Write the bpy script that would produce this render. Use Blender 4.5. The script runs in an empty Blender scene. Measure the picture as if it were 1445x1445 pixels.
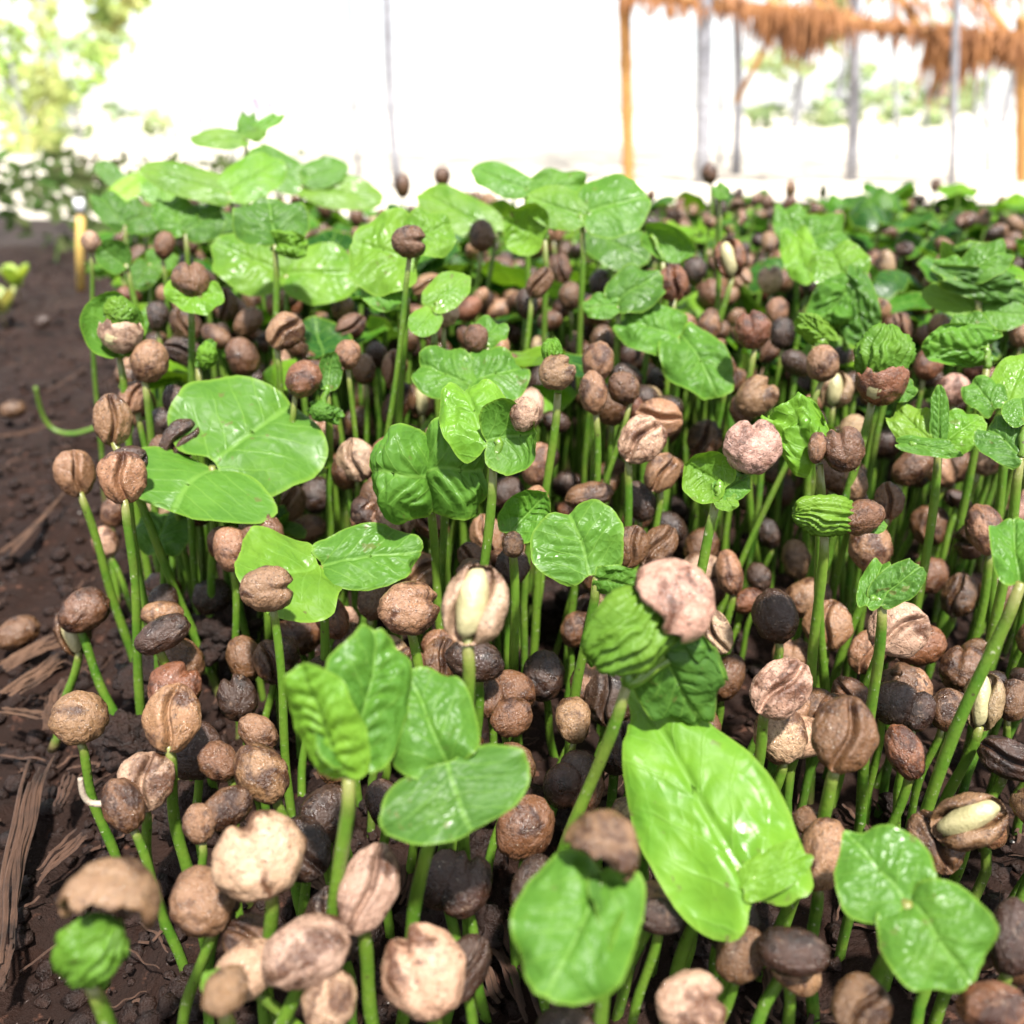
import bpy, math, random
import numpy as np
from mathutils import Vector, Matrix, noise, Quaternion
R_ = math.radians
random.seed(7)
S = bpy.context.scene
COL = S.collection

# ------------------------------------------------------------------ camera
F_PX = 1213.0            # focal length in photo pixels (photo 1445 px)
PX = 1445.0
PITCH = 25.0
CAMH = 0.15
cd = bpy.data.cameras.new('camera'); cam = bpy.data.objects.new('camera', cd); COL.objects.link(cam)
cam.location = (0, 0, CAMH); cam.rotation_euler = (R_(90 - PITCH), 0, 0)
cd.sensor_width = 36; cd.lens = 36 * F_PX / PX
cd.clip_start = 0.01; cd.clip_end = 500
cd.dof.use_dof = True; cd.dof.focus_distance = 0.172; cd.dof.aperture_fstop = 14.5
S.camera = cam
S.render.resolution_x = 1024; S.render.resolution_y = 1024

# ------------------------------------------------------------------ light
SUN_EL, SUN_AZ = 66.0, 160.0          # high sun, a little behind the camera
w = bpy.data.worlds.new('World'); S.world = w; w.use_nodes = True
nt = w.node_tree
sky = nt.nodes.new('ShaderNodeTexSky'); sky.sky_type = 'NISHITA'; sky.sun_disc = False
sky.sun_elevation = R_(SUN_EL); sky.sun_rotation = R_(SUN_AZ)
sky.air_density = 1.0; sky.dust_density = 0.6; sky.ozone_density = 1.0
bg = nt.nodes['Background']; bg.inputs['Strength'].default_value = 0.095
hs = nt.nodes.new('ShaderNodeHueSaturation'); hs.inputs['Saturation'].default_value = 0.30      # thin bright cloud: a whiter sky
nt.links.new(sky.outputs[0], hs.inputs['Color']); nt.links.new(hs.outputs[0], bg.inputs['Color'])
sl = bpy.data.lights.new('sun', 'SUN'); so = bpy.data.objects.new('sun', sl); COL.objects.link(so)
sl.energy = 4.1; sl.angle = R_(3); sl.color = (1, 0.96, 0.91)
sdir = Vector((math.sin(R_(SUN_AZ)) * math.cos(R_(SUN_EL)), math.cos(R_(SUN_AZ)) * math.cos(R_(SUN_EL)), math.sin(R_(SUN_EL))))
so.rotation_euler = sdir.to_track_quat('Z', 'Y').to_euler()
S.view_settings.view_transform = 'Standard'; S.view_settings.look = 'None'
S.view_settings.exposure = 1.65; S.view_settings.gamma = 1
S.render.engine = 'CYCLES'
S.cycles.use_denoising = True
S.cycles.max_bounces = 6; S.cycles.diffuse_bounces = 2; S.cycles.glossy_bounces = 2
S.cycles.transmission_bounces = 3; S.cycles.transparent_max_bounces = 4
S.cycles.caustics_reflective = False; S.cycles.caustics_refractive = False

# ------------------------------------------------------------------ projection helpers
CF = Vector((0, math.cos(R_(PITCH)), -math.sin(R_(PITCH))))
CU = Vector((0, math.sin(R_(PITCH)), math.cos(R_(PITCH))))
CR = Vector((1, 0, 0)); CC = Vector((0, 0, CAMH))
def ray(px, py): return CF + CR * ((px - PX / 2) / F_PX) + CU * ((PX / 2 - py) / F_PX)
def unp(px, py, d): return CC + ray(px, py) * d
def on_z(px, py, z):
    r = ray(px, py); return CC + r * ((z - CAMH) / r.z)
def on_y(px, py, y):
    r = ray(px, py); return CC + r * (y / r.y)
def depth(p): return (p - CC).dot(CF)
def proj(p):
    v = p - CC; d = v.dot(CF)
    return PX / 2 + v.dot(CR) / d * F_PX, PX / 2 - v.dot(CU) / d * F_PX, d
def depth_at_height(px, py, h):
    r = ray(px, py)
    return (h - CAMH) / r.z if r.z < -0.02 else 0.4

# ------------------------------------------------------------------ materials
class N:
    def __init__(s, name):
        s.m = bpy.data.materials.new(name); s.m.use_nodes = True; s.t = s.m.node_tree
        s.b = s.t.nodes['Principled BSDF']; s.out = s.t.nodes['Material Output']
    def n(s, ty, **kw):
        x = s.t.nodes.new(ty)
        for k, v in kw.items():
            if k.startswith('i_'): x.inputs[int(k[2:]) if k[2:].isdigit() else k[2:]].default_value = v
            else: setattr(x, k, v)
        return x
    def l(s, a, b): s.t.links.new(a, b)
    def noise(s, vec, scale, detail=4, rough=.6, dist=0):
        x = s.n('ShaderNodeTexNoise'); x.inputs['Scale'].default_value = scale; x.inputs['Detail'].default_value = detail
        x.inputs['Roughness'].default_value = rough; x.inputs['Distortion'].default_value = dist
        if vec is not None: s.l(vec, x.inputs['Vector'])
        return x.outputs['Fac']
    def vor(s, vec, scale, feat='F1', out='Distance'):
        x = s.n('ShaderNodeTexVoronoi'); x.feature = feat; x.inputs['Scale'].default_value = scale; s.l(vec, x.inputs['Vector'])
        return x.outputs[out]
    def mr(s, v, a, b, c=0., d=1.):
        x = s.n('ShaderNodeMapRange'); x.inputs[1].default_value = a; x.inputs[2].default_value = b
        x.inputs[3].default_value = c; x.inputs[4].default_value = d; s.l(v, x.inputs[0]); return x.outputs[0]
    def math(s, op, a, b=None, c=None):
        x = s.n('ShaderNodeMath'); x.operation = op
        for i, v in enumerate((a, b, c)):
            if v is None: continue
            if isinstance(v, (int, float)): x.inputs[i].default_value = v
            else: s.l(v, x.inputs[i])
        return x.outputs[0]
    def mix(s, f, a, b, mode='MIX'):
        x = s.n('ShaderNodeMix'); x.data_type = 'RGBA'; x.blend_type = mode
        for sock, v in ((x.inputs['Factor'], f), (x.inputs['A'], a), (x.inputs['B'], b)):
            if isinstance(v, (int, float)): sock.default_value = v
            elif isinstance(v, tuple): sock.default_value = (*v, 1) if len(v) == 3 else v
            else: s.l(v, sock)
        # inputs named A/B repeat for each data type: pick the colour ones
        return x.outputs['Result']
    def bump(s, h, dist, strength=1.0, nrm=None):
        x = s.n('ShaderNodeBump'); x.inputs['Distance'].default_value = dist; x.inputs['Strength'].default_value = strength
        s.l(h, x.inputs['Height'])
        if nrm is not None: s.l(nrm, x.inputs['Normal'])
        return x.outputs['Normal']
def mixc(s, f, a, b, mode='MIX'):
    x = s.n('ShaderNodeMix'); x.data_type = 'RGBA'; x.blend_type = mode
    fs = x.inputs[0]; A = x.inputs[6]; B = x.inputs[7]
    for sock, v in ((fs, f), (A, a), (B, b)):
        if isinstance(v, (int, float)): sock.default_value = v
        elif isinstance(v, tuple): sock.default_value = (*v, 1) if len(v) == 3 else v
        else: s.l(v, sock)
    return x.outputs[2]
N.mix = mixc
def coords(s, rnd=True, attr=False):
    tc = s.n('ShaderNodeTexCoord').outputs['Object']
    if attr: return tc
    if rnd:
        oi = s.n('ShaderNodeObjectInfo')
        ad = s.n('ShaderNodeVectorMath', operation='ADD'); s.l(tc, ad.inputs[0])
        sc = s.n('ShaderNodeMath', operation='MULTIPLY'); sc.inputs[1].default_value = 3.7; s.l(oi.outputs['Random'], sc.inputs[0])
        s.l(sc.outputs[0], ad.inputs[1]); return ad.outputs[0]
    return tc
def tint_of(s, attr):
    if attr:
        a = s.n('ShaderNodeAttribute', attribute_name='tint'); return a.outputs['Color']
    return s.n('ShaderNodeObjectInfo').outputs['Color']

def m_seed(name, attr, unit):
    # object-space coordinates are in seed lengths for single seeds (unit=1) and metres in merged meshes
    s = N(name); v = coords(s, True, attr); k = 1.0 if not attr else 80.0
    tint = tint_of(s, attr)
    n1 = s.noise(v, 1.9 * k, 5, .65, .6); n2 = s.noise(v, 9 * k, 5, .7); n3 = s.noise(v, 3.6 * k, 6, .7, 1.2)
    dark = s.mix(1.0, tint, (.25, .17, .125), 'MULTIPLY')
    light = s.mix(.40, tint, (.52, .36, .25))
    c = s.mix(s.mr(n1, .47, .60), tint, dark)
    c = s.mix(s.mr(n3, .58, .72, 0, .8), c, light)
    c = s.mix(s.mr(n2, .35, .7, .55, 0), c, s.mix(1.0, c, (.55, .42, .34), 'MULTIPLY'))
    n5 = s.noise(v, 26 * k, 2, .5); c = s.mix(s.mr(n5, .60, .67, 0, .75), c, (.030, .017, .011)); ck = s.vor(v, 2.6 * k, 'DISTANCE_TO_EDGE'); c = s.mix(s.math('MULTIPLY', s.mr(ck, .0, .035, .75, 0), s.mr(n1, .45, .6)), c, (.04, .02, .012))      # soil grains stuck on
    n6 = s.noise(v, 31 * k, 2, .5, .3); c = s.mix(s.mr(n6, .70, .74, 0, .6), c, (.6, .5, .38))        # pale grit
    s.l(c, s.b.inputs['Base Color'])
    s.l(s.mr(s.noise(v, 5 * k, 3), .38, .62, .14, .55), s.b.inputs['Roughness'])
    s.b.inputs['Specular IOR Level'].default_value = .55
    vr = s.vor(v, 5.5 * k, 'DISTANCE_TO_EDGE')
    wv = s.math('ADD', s.math('MULTIPLY', s.noise(v, 14 * k, 5, .65, 1.5), .8), s.math('MULTIPLY', n5, .35))
    h = s.math('ADD', wv, s.math('MULTIPLY', s.mr(vr, 0, .08), .12))
    s.l(s.bump(h, .045 * (1 if not attr else .0125) * unit, .75), s.b.inputs['Normal'])
    s.b.inputs['Subsurface Weight'].default_value = 0.0
    return s.m
M_SEED = m_seed('seed_coat_parchment', False, .012)
M_SEEDM = m_seed('seed_coat_parchment_far', True, 1.0)

def simple_noise(name, c1, c2, scale, rough=(.4, .7), bump=.0004, rnd=True, spec=.5, detail=5):
    s = N(name); v = coords(s, rnd); n1 = s.noise(v, scale, detail, .65, .4); n2 = s.noise(v, scale * 6, 4, .7)
    c = s.mix(s.mr(n1, .35, .65), c1, c2); c = s.mix(s.mr(n2, .3, .7, .4, 0), c, s.mix(1.0, c, (.45, .42, .40), 'MULTIPLY'))
    s.l(c, s.b.inputs['Base Color']); s.l(s.mr(n2, .3, .7, *rough), s.b.inputs['Roughness'])
    s.b.inputs['Specular IOR Level'].default_value = spec
    s.l(s.bump(s.math('ADD', n1, n2), bump, .8), s.b.inputs['Normal']); return s.m
M_KERNEL = simple_noise('seed_kernel_pale', (.42, .37, .20), (.30, .27, .13), 2.0, (.3, .5), .0003)
def m_straw():
    s = N('dry_straw'); uv = s.n('ShaderNodeUVMap').outputs['UV']; mp = s.n('ShaderNodeMapping'); mp.inputs['Scale'].default_value = (26, 2.2, 1); s.l(uv, mp.inputs[0])
    oi = s.n('ShaderNodeObjectInfo').outputs['Random']; f = s.noise(mp.outputs[0], 1, 5, .7); g = s.noise(s.n('ShaderNodeTexCoord').outputs['Object'], 120, 4)
    c = s.mix(s.mr(f, .35, .65), (.055, .026, .016), s.mix(oi, (.24, .125, .065), (.13, .062, .036))); c = s.mix(s.mr(g, .5, .7, 0, .7), c, (.022, .012, .008))
    s.l(c, s.b.inputs['Base Color']); s.b.inputs['Roughness'].default_value = .6; s.l(s.bump(f, .0008, .9), s.b.inputs['Normal']); return s.m
M_STRAW = m_straw()
M_CLOD = simple_noise('wet_soil_clod', (.028, .013, .0085), (.010, .005, .0035), 150, (.2, .75), .0014, True, .25)
M_ROOT = simple_noise('pale_root', (.4, .33, .25), (.25, .19, .13), 200)
M_GRIT = simple_noise('grit', (.5, .46, .42), (.2, .17, .15), 300)

def m_stem(name, attr):
    s = N(name); v = coords(s, False, attr)
    n = s.noise(v, 120, 4, .6); n2 = s.noise(v, 900, 3, .6)
    if attr: base = (.048, .13, .011)
    else:
        base = s.mix(s.n('ShaderNodeObjectInfo').outputs['Random'], (.045, .125, .009), (.080, .175, .014))
    c = s.mix(s.mr(n, .35, .7, 0, .6), base, (.17, .24, .03)); n3 = s.noise(v, 45, 2); c = s.mix(s.mr(n3, .55, .7, 0, .5), c, (.10, .09, .025))
    c = s.mix(s.mr(n2, .64, .72, 0, .6), c, (.5, .5, .36))
    if not attr:
        ta = s.n('ShaderNodeAttribute', attribute_name='along').outputs['Fac']
        c = s.mix(s.mr(s.math('ADD', ta, s.math('MULTIPLY', n2, .12)), .10, .24, .9, 0), c, (.16, .11, .055))
        c = s.mix(s.mr(s.math('ADD', ta, s.math('MULTIPLY', n, .05)), .93, 1.0, 0, .75), c, (.17, .15, .045))
        c = s.mix(s.mr(s.vor(v, 260), .10, .06, 0, .8), c, (.05, .03, .018))
    s.l(c, s.b.inputs['Base Color']); s.b.inputs['Roughness'].default_value = .38
    s.l(s.bump(n2, .00025, .6), s.b.inputs['Normal'])
    s.b.inputs['Subsurface Weight'].default_value = .15; s.b.inputs['Subsurface Radius'].default_value = (.001, .0015, .0004)
    s.b.inputs['Subsurface Scale'].default_value = 1.0
    return s.m
M_STEM = m_stem('green_stem', False); M_STEMM = m_stem('green_stem_far', True)

def m_leaf(name, attr):
    s = N(name); tint = tint_of(s, attr)
    uv = s.n('ShaderNodeUVMap').outputs['UV']
    sp = s.n('ShaderNodeSeparateXYZ'); s.l(uv, sp.inputs[0]); x = sp.outputs[0]; y0 = s.math('SUBTRACT', sp.outputs[1], .5)
    v = coords(s, True, attr)
    nz = s.noise(uv, 5, 3); ay = s.math('ABSOLUTE', y0)
    ay = s.math('ADD', ay, s.math('MULTIPLY', s.math('SUBTRACT', nz, .5), .03))
    mid = s.mr(ay, .006, .022, 1, 0)
    t = s.math('SUBTRACT', x, s.math('MULTIPLY', s.math('POWER', s.math('ABSOLUTE', ay), .85), .75))
    t = s.math('ADD', t, s.math('MULTIPLY', nz, .10))
    fr = s.math('FRACT', s.math('MULTIPLY', t, 5.0)); d = s.math('ABSOLUTE', s.math('SUBTRACT', fr, .5))
    lat = s.math('MULTIPLY', s.mr(d, .015, .07, 1, 0), s.mr(ay, .40, .25, 0, 1))
    vein = s.math('MAXIMUM', mid, s.math('MULTIPLY', lat, .75))
    vv = s.vor(uv, 12, 'DISTANCE_TO_EDGE'); net = s.mr(vv, 0, .10, 1, 0)
    edge = s.n('ShaderNodeAttribute', attribute_name='edge').outputs['Fac']
    n1 = s.noise(v, 55, 4, .6, .3); n2 = s.noise(v, 160, 4, .6)
    c = s.mix(s.mr(n1, .35, .65), tint, s.mix(1.0, tint, (.42, .62, .5), 'MULTIPLY'))
    c = s.mix(s.mr(n2, .5, .75, 0, .35), c, s.mix(.5, tint, (.15, .27, .006)))
    c = s.mix(s.math('MULTIPLY', vein, .5), c, (.16, .30, .05))
    c = s.mix(s.math('MULTIPLY', net, .08), c, (.2, .40, .05))
    c = s.mix(s.mr(edge, .93, 1.0, 0, .6), c, (.20, .32, .03))
    n7 = s.noise(v, 420, 2, .5); n8 = s.noise(v, 40, 2)
    c = s.mix(s.math('MULTIPLY', s.mr(n7, .66, .70, 0, .8), s.mr(n8, .5, .6)), c, (.09, .05, .025))    # dirt specks
    geo = s.n('ShaderNodeNewGeometry').outputs['Backfacing']
    c = s.mix(s.math('MULTIPLY', geo, .35), c, (.12, .24, .04))
    s.l(c, s.b.inputs['Base Color'])
    wet = s.noise(v, 110, 3, .55); s.l(s.mr(wet, .38, .70, .52, .22), s.b.inputs['Roughness'])
    s.b.inputs['Specular IOR Level'].default_value = .2; s.b.inputs['Coat Weight'].default_value = .0; s.b.inputs['Coat Roughness'].default_value = .05
    h = s.math('ADD', s.math('MULTIPLY', s.mr(vv, 0, .28), .5), s.math('MULTIPLY', vein, -.8))
    h = s.math('ADD', h, s.math('MULTIPLY', s.noise(v, 200, 2), .25))
    s.l(s.bump(h, .0006, .28), s.b.inputs['Normal'])
    tr = s.n('ShaderNodeBsdfTranslucent'); s.l(s.mix(1.0, c, (1.25, 1.2, .5), 'MULTIPLY'), tr.inputs['Color'])
    ms = s.n('ShaderNodeMixShader'); ms.inputs[0].default_value = .30
    s.l(s.b.outputs[0], ms.inputs[1]); s.l(tr.outputs[0], ms.inputs[2]); s.l(ms.outputs[0], s.out.inputs['Surface'])
    return s.m
M_LEAF = m_leaf('glossy_leaf', False); M_LEAFM = m_leaf('glossy_leaf_far', True)

def m_soil():
    s = N('moist_soil'); v = s.n('ShaderNodeTexCoord').outputs['Object']
    n1 = s.noise(v, 14, 6, .7); n2 = s.noise(v, 90, 8, .75); n3 = s.noise(v, 500, 4, .7)
    c = s.mix(s.mr(n1, .35, .65), (.014, .0062, .004), (.031, .0145, .0095))
    c = s.mix(s.mr(n2, .35, .65, .75, 0), c, (.016, .010, .008))
    c = s.mix(s.mr(n3, .66, .74, 0, .55), c, (.26, .21, .19))
    c = s.mix(s.mr(s.noise(v, 260, 3), .62, .72, 0, .6), c, (.12, .055, .035))
    s.l(c, s.b.inputs['Base Color']); s.l(s.mr(n2, .4, .65, .75, .35), s.b.inputs['Roughness'])
    s.b.inputs['Specular IOR Level'].default_value = .12
    h = s.math('ADD', s.math('MULTIPLY', n2, 1.0), s.math('MULTIPLY', n3, .5))
    s.l(s.bump(h, .003, .9), s.b.inputs['Normal']); return s.m
M_SOIL = m_soil()
def flatm(name, c, rough=.8, c2=None, scale=3, bump=.01):
    return simple_noise(name, c, c2 or tuple(x * .75 for x in c), scale, (rough, min(1, rough + .1)), bump, False)
M_GLARE_GROUND = flatm('pale_glare_ground', (.66, .60, .50), .9, (.55, .50, .42), 2)  # pale albedo chosen so the ground reads as overexposed sunlight
M_BARK = flatm('grey_bark', (.37, .37, .40), .8, (.26, .26, .29), 8)
M_BAMBOO = flatm('dry_bamboo', (.52, .27, .075), .5, (.36, .16, .04), 7, .002)
M_STAKE = flatm('yellow_bamboo', (.72, .50, .14), .6, (.60, .38, .09), 40, .0005)
M_THATCH = flatm('dry_palm_thatch', (.44, .19, .06), .7, (.22, .085, .028), 12, .004)
M_WHITE = flatm('white_sign_paint', (.8, .8, .8), .5, (.76, .76, .77), 5, .001)
M_INK = flatm('faded_purple_ink', (.34, .28, .38), .7, (.44, .38, .48), 60, .001)
def m_crown(name, c1, c2):
    s = N(name); r = s.n('ShaderNodeObjectInfo').outputs['Random']
    v = s.n('ShaderNodeTexCoord').outputs['Object']; n = s.noise(v, 4, 3)
    c = s.mix(s.mr(n, .35, .65), c1, c2); s.l(c, s.b.inputs['Base Color']); s.b.inputs['Roughness'].default_value = .85; s.b.inputs['Specular IOR Level'].default_value = .1
    tr = s.n('ShaderNodeBsdfTranslucent'); s.l(c, tr.inputs['Color'])
    ms = s.n('ShaderNodeMixShader'); ms.inputs[0].default_value = .3
    s.l(s.b.outputs[0], ms.inputs[1]); s.l(tr.outputs[0], ms.inputs[2]); s.l(ms.outputs[0], s.out.inputs['Surface']); return s.m
M_CROWN = m_crown('tree_foliage', (.30, .44, .20), (.42, .46, .24))
M_CROWN2 = m_crown('shrub_foliage', (.34, .50, .14), (.50, .48, .20))
M_COVER = m_crown('low_weed_leaves', (.055, .13, .025), (.07, .06, .03))
M_BANK = flatm('bank_soil_shade_tone', (.04, .024, .018), .85, (.025, .016, .012), 30, .01)  # brown lowered to put the shade on the bank into its colour

# tints ------------------------------------------------------------
T_SEED = {'p': (.39, .255, .165), 'k': (.41, .26, .19), 't': (.240, .132, .068), 'b': (.124, .060, .027),
          'd': (.044, .021, .012), 'r': (.17, .066, .030), 'y': (.27, .19, .10)}
C_WORD = {'p': 'pale beige', 'k': 'pinkish beige', 't': 'light tan', 'b': 'medium brown', 'd': 'dark brown', 'r': 'reddish brown', 'y': 'greyish tan'}
T_LEAF = {'g': (.050, .150, .0015), 'l': (.130, .262, .001), 'd': (.019, .078, .003), 'w': (.115, .210, .009), 'y': (.28, .42, .02)}

# ------------------------------------------------------------------ mesh helpers
def mesh_from(name, V, F, mat=None, smooth=True):
    me = bpy.data.meshes.new(name); me.from_pydata([tuple(v) for v in V], [], F); 
    if smooth: me.polygons.foreach_set('use_smooth', [True] * len(F))
    if mat:
        for m in (mat if isinstance(mat, list) else [mat]): me.materials.append(m)
    me.update(); return me
def link(name, me, parent=None, loc=(0, 0, 0)):
    o = bpy.data.objects.new(name, me); COL.objects.link(o); o.location = loc
    if parent is not None: o.parent = parent
    return o
def tag(o, label=None, cat=None, group=None, kind=None):
    if label: o['label'] = label
    if cat: o['category'] = cat
    if group: o['group'] = group
    if kind: o['kind'] = kind
    return o
def tube(P, Rr, sides=10, cap=True):
    V, F = [], []; n = len(P); up = Vector((0, 1, 0.01))
    for i, p in enumerate(P):
        t = (P[min(i + 1, n - 1)] - P[max(i - 1, 0)]).normalized()
        a = t.cross(up).normalized() if abs(t.dot(up)) < .98 else t.cross(Vector((1, 0, 0))).normalized()
        b = t.cross(a)
        for k in range(sides):
            q = 2 * math.pi * k / sides; V.append(p + (a * math.cos(q) + b * math.sin(q)) * Rr[i])
    for i in range(n - 1):
        for k in range(sides):
            F.append((i * sides + k, i * sides + (k + 1) % sides, (i + 1) * sides + (k + 1) % sides, (i + 1) * sides + k))
    if cap: F.append(tuple(range(sides))[::-1]); F.append(tuple((n - 1) * sides + k for k in range(sides)))
    return V, F
def ns(x, y, z): return noise.noise(Vector((x, y, z)))

# ------------------------------------------------------------------ the seed (unit length, long axis z, flat face +y)
def seed_geo(kind, sd, nphi=72, nth=40):
    V = []; F = []
    def g(u, w): return math.exp(-(u / w) ** 2)
    for i in range(nth + 1):
        th = math.pi * i / nth
        for j in range(nphi):
            ph = 2 * math.pi * j / nphi
            # crowd points around the +y face centre
            ph2 = ph - .45 * math.sin(2 * (ph - math.pi / 2)) * .5
            d = Vector((math.sin(th) * math.cos(ph2), math.sin(th) * math.sin(ph2), math.cos(th)))
            x, y, z = d.x * .40, d.y * .36, d.z * .5
            x *= 1 + .06 * math.sin(sd * 3.1 + z * 4)
            face = max(0, min(1, d.y * 3))
            if kind in 'go':
                if d.y > 0: y *= .62
                x0 = .045 * math.sin(z * 7 + sd)
                wd = .045 if kind == 'g' else .12
                dp = .15 if kind == 'g' else .26
                env = max(0, 1 - (abs(z) / .53) ** 6)
                gr = g(x - x0, wd) * face * env
                if kind == 'o': gr = (1 / (1 + math.exp((abs(x - x0 - .04) - .15) / .014))) * face * env
                y -= dp * gr
                y += .045 * math.exp(-((abs(x - x0) - wd * 2.4) / .07) ** 2) * face * env
            if kind == 's':
                y -= .02 * g(x - .12 * math.sin(sd * 2.3), .02) * face * max(0, 1 - (abs(z) / .45) ** 4)
            if kind == 'l':
                cr = g(x - .03, .07); x *= 1.06
                z -= .13 * cr * max(0, d.z) ; y -= .06 * cr * max(0, d.y) * max(0, .6 + d.z)
                y *= .92
            a = .030; q = 2.6
            n1 = ns(d.x * q + sd * 7, d.y * q, d.z * q); n2 = ns(d.x * 7 + sd * 3, d.y * 7, d.z * 7 + 5)
            rd = abs(ns(d.x * 4 + sd, d.y * 4, d.z * 2.2 + 9))
            s_ = 1 + a * 2.2 * n1 + a * .7 * n2 - .05 * math.exp(-(rd / .05) ** 2)
            V.append(Vector((x * s_, y * s_, z * s_)))
    for i in range(nth):
        for j in range(nphi):
            a, b = i * nphi + j, i * nphi + (j + 1) % nphi
            F.append((a, a + nphi, b + nphi, b))
    return V, F
SEEDS = {}
def seed_mesh(kind, var):
    k = (kind, var)
    if k not in SEEDS:
        SEEDS[k] = mesh_from('seed', *seed_geo(kind, var * 1.37 + .5), M_SEED)
    return SEEDS[k]
def kernel_mesh():
    V, F = [], []
    for i in range(21):
        th = math.pi * i / 20
        for j in range(28):
            ph = 2 * math.pi * j / 28
            x, y, z = math.sin(th) * math.cos(ph), math.sin(th) * math.sin(ph), math.cos(th)
            V.append(Vector((x * .19 + .04 + .015 * math.sin(z * 3), y * .20 + .06, z * .43)) * (1 + .05 * ns(x * 2, y * 2, z * 2)))
    for i in range(20):
        for j in range(28):
            a, b = i * 28 + j, i * 28 + (j + 1) % 28; F.append((a, a + 28, b + 28, b))
    return mesh_from('kernel', V, F, M_KERNEL)
def cup_geo(sd, top=.12, jag=.12, flare=.0):
    # a torn seed coat: lower part of the seed, open at +z, double walled
    V, F = [], []; nphi, nth = 56, 20
    for side in (0, 1):
        for i in range(nth + 1):
            for j in range(nphi):
                ph = 2 * math.pi * j / nphi
                rim = top + jag * ns(math.cos(ph) * 1.7 + sd, math.sin(ph) * 1.7, sd * 2) * 2 + jag * .5 * ns(math.cos(ph) * 6, math.sin(ph) * 6 + sd, 1)
                thm = math.acos(max(-.9, min(.9, rim / .5))); th = math.pi - (math.pi - thm) * i / nth
                x, y, z = math.sin(th) * math.cos(ph) * .40, math.sin(th) * math.sin(ph) * .36, math.cos(th) * .5
                f = 1 + flare * max(0, (i / nth - .6)) + .06 * ns(x * 6 + sd, y * 6, z * 6)
                f *= 1 - .05 * math.exp(-(abs(ns(x * 9, y * 9 + sd, z * 5)) / .05) ** 2)
                k = f * (1 if side == 0 else .93)
                V.append(Vector((x * k, y * k, z * k)))
    m = (nth + 1) * nphi
    for i in range(nth):
        for j in range(nphi):
            a, b = i * nphi + j, i * nphi + (j + 1) % nphi
            F.append((a, b, b + nphi, a + nphi)); F.append((m + a, m + a + nphi, m + b + nphi, m + b))
    for j in range(nphi):
        a, b = nth * nphi + j, nth * nphi + (j + 1) % nphi; F.append((a, b, m + b, m + a))
    return V, F
CUPS = {}
def cup_mesh(v):
    if v not in CUPS: CUPS[v] = mesh_from('seed_coat', *cup_geo(v * 2.1 + .3, .05 + .05 * (v % 3), .13, .25), M_SEED)
    return CUPS[v]
KERNEL = kernel_mesh()

# ------------------------------------------------------------------ the leaf
STY = {
    'flat':  dict(fold=.10, ruf=.05, nf=5, q=.6, cr=.05, kb=.35, kc=.5, cup=.0, notch=.08),
    'wavy':  dict(fold=.20, ruf=.13, nf=5, q=1.5, cr=.16, kb=.7, kc=.8, cup=.0, notch=.08),
    'crump': dict(fold=.30, ruf=.10, nf=5, q=3.2, cr=.46, kb=1.4, kc=2.2, cup=-.1, notch=.10),
    'pleat': dict(fold=.3, ruf=.05, nf=7, q=3.6, cr=.22, kb=.5, kc=1.6, cup=.0, notch=.04),
    'droop': dict(fold=.10, ruf=.07, nf=4, q=.7, cr=.07, kb=1.1, kc=.9, cup=.0, notch=.06),
    'cupped': dict(fold=.10, ruf=.05, nf=5, q=1.6, cr=.12, kb=-.9, kc=-1.3, cup=.3, notch=.06),
    'knot':  dict(fold=.30, ruf=.22, nf=8, q=4.5, cr=.55, kb=.9, kc=1.6, cup=.1, notch=.02),
}
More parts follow.
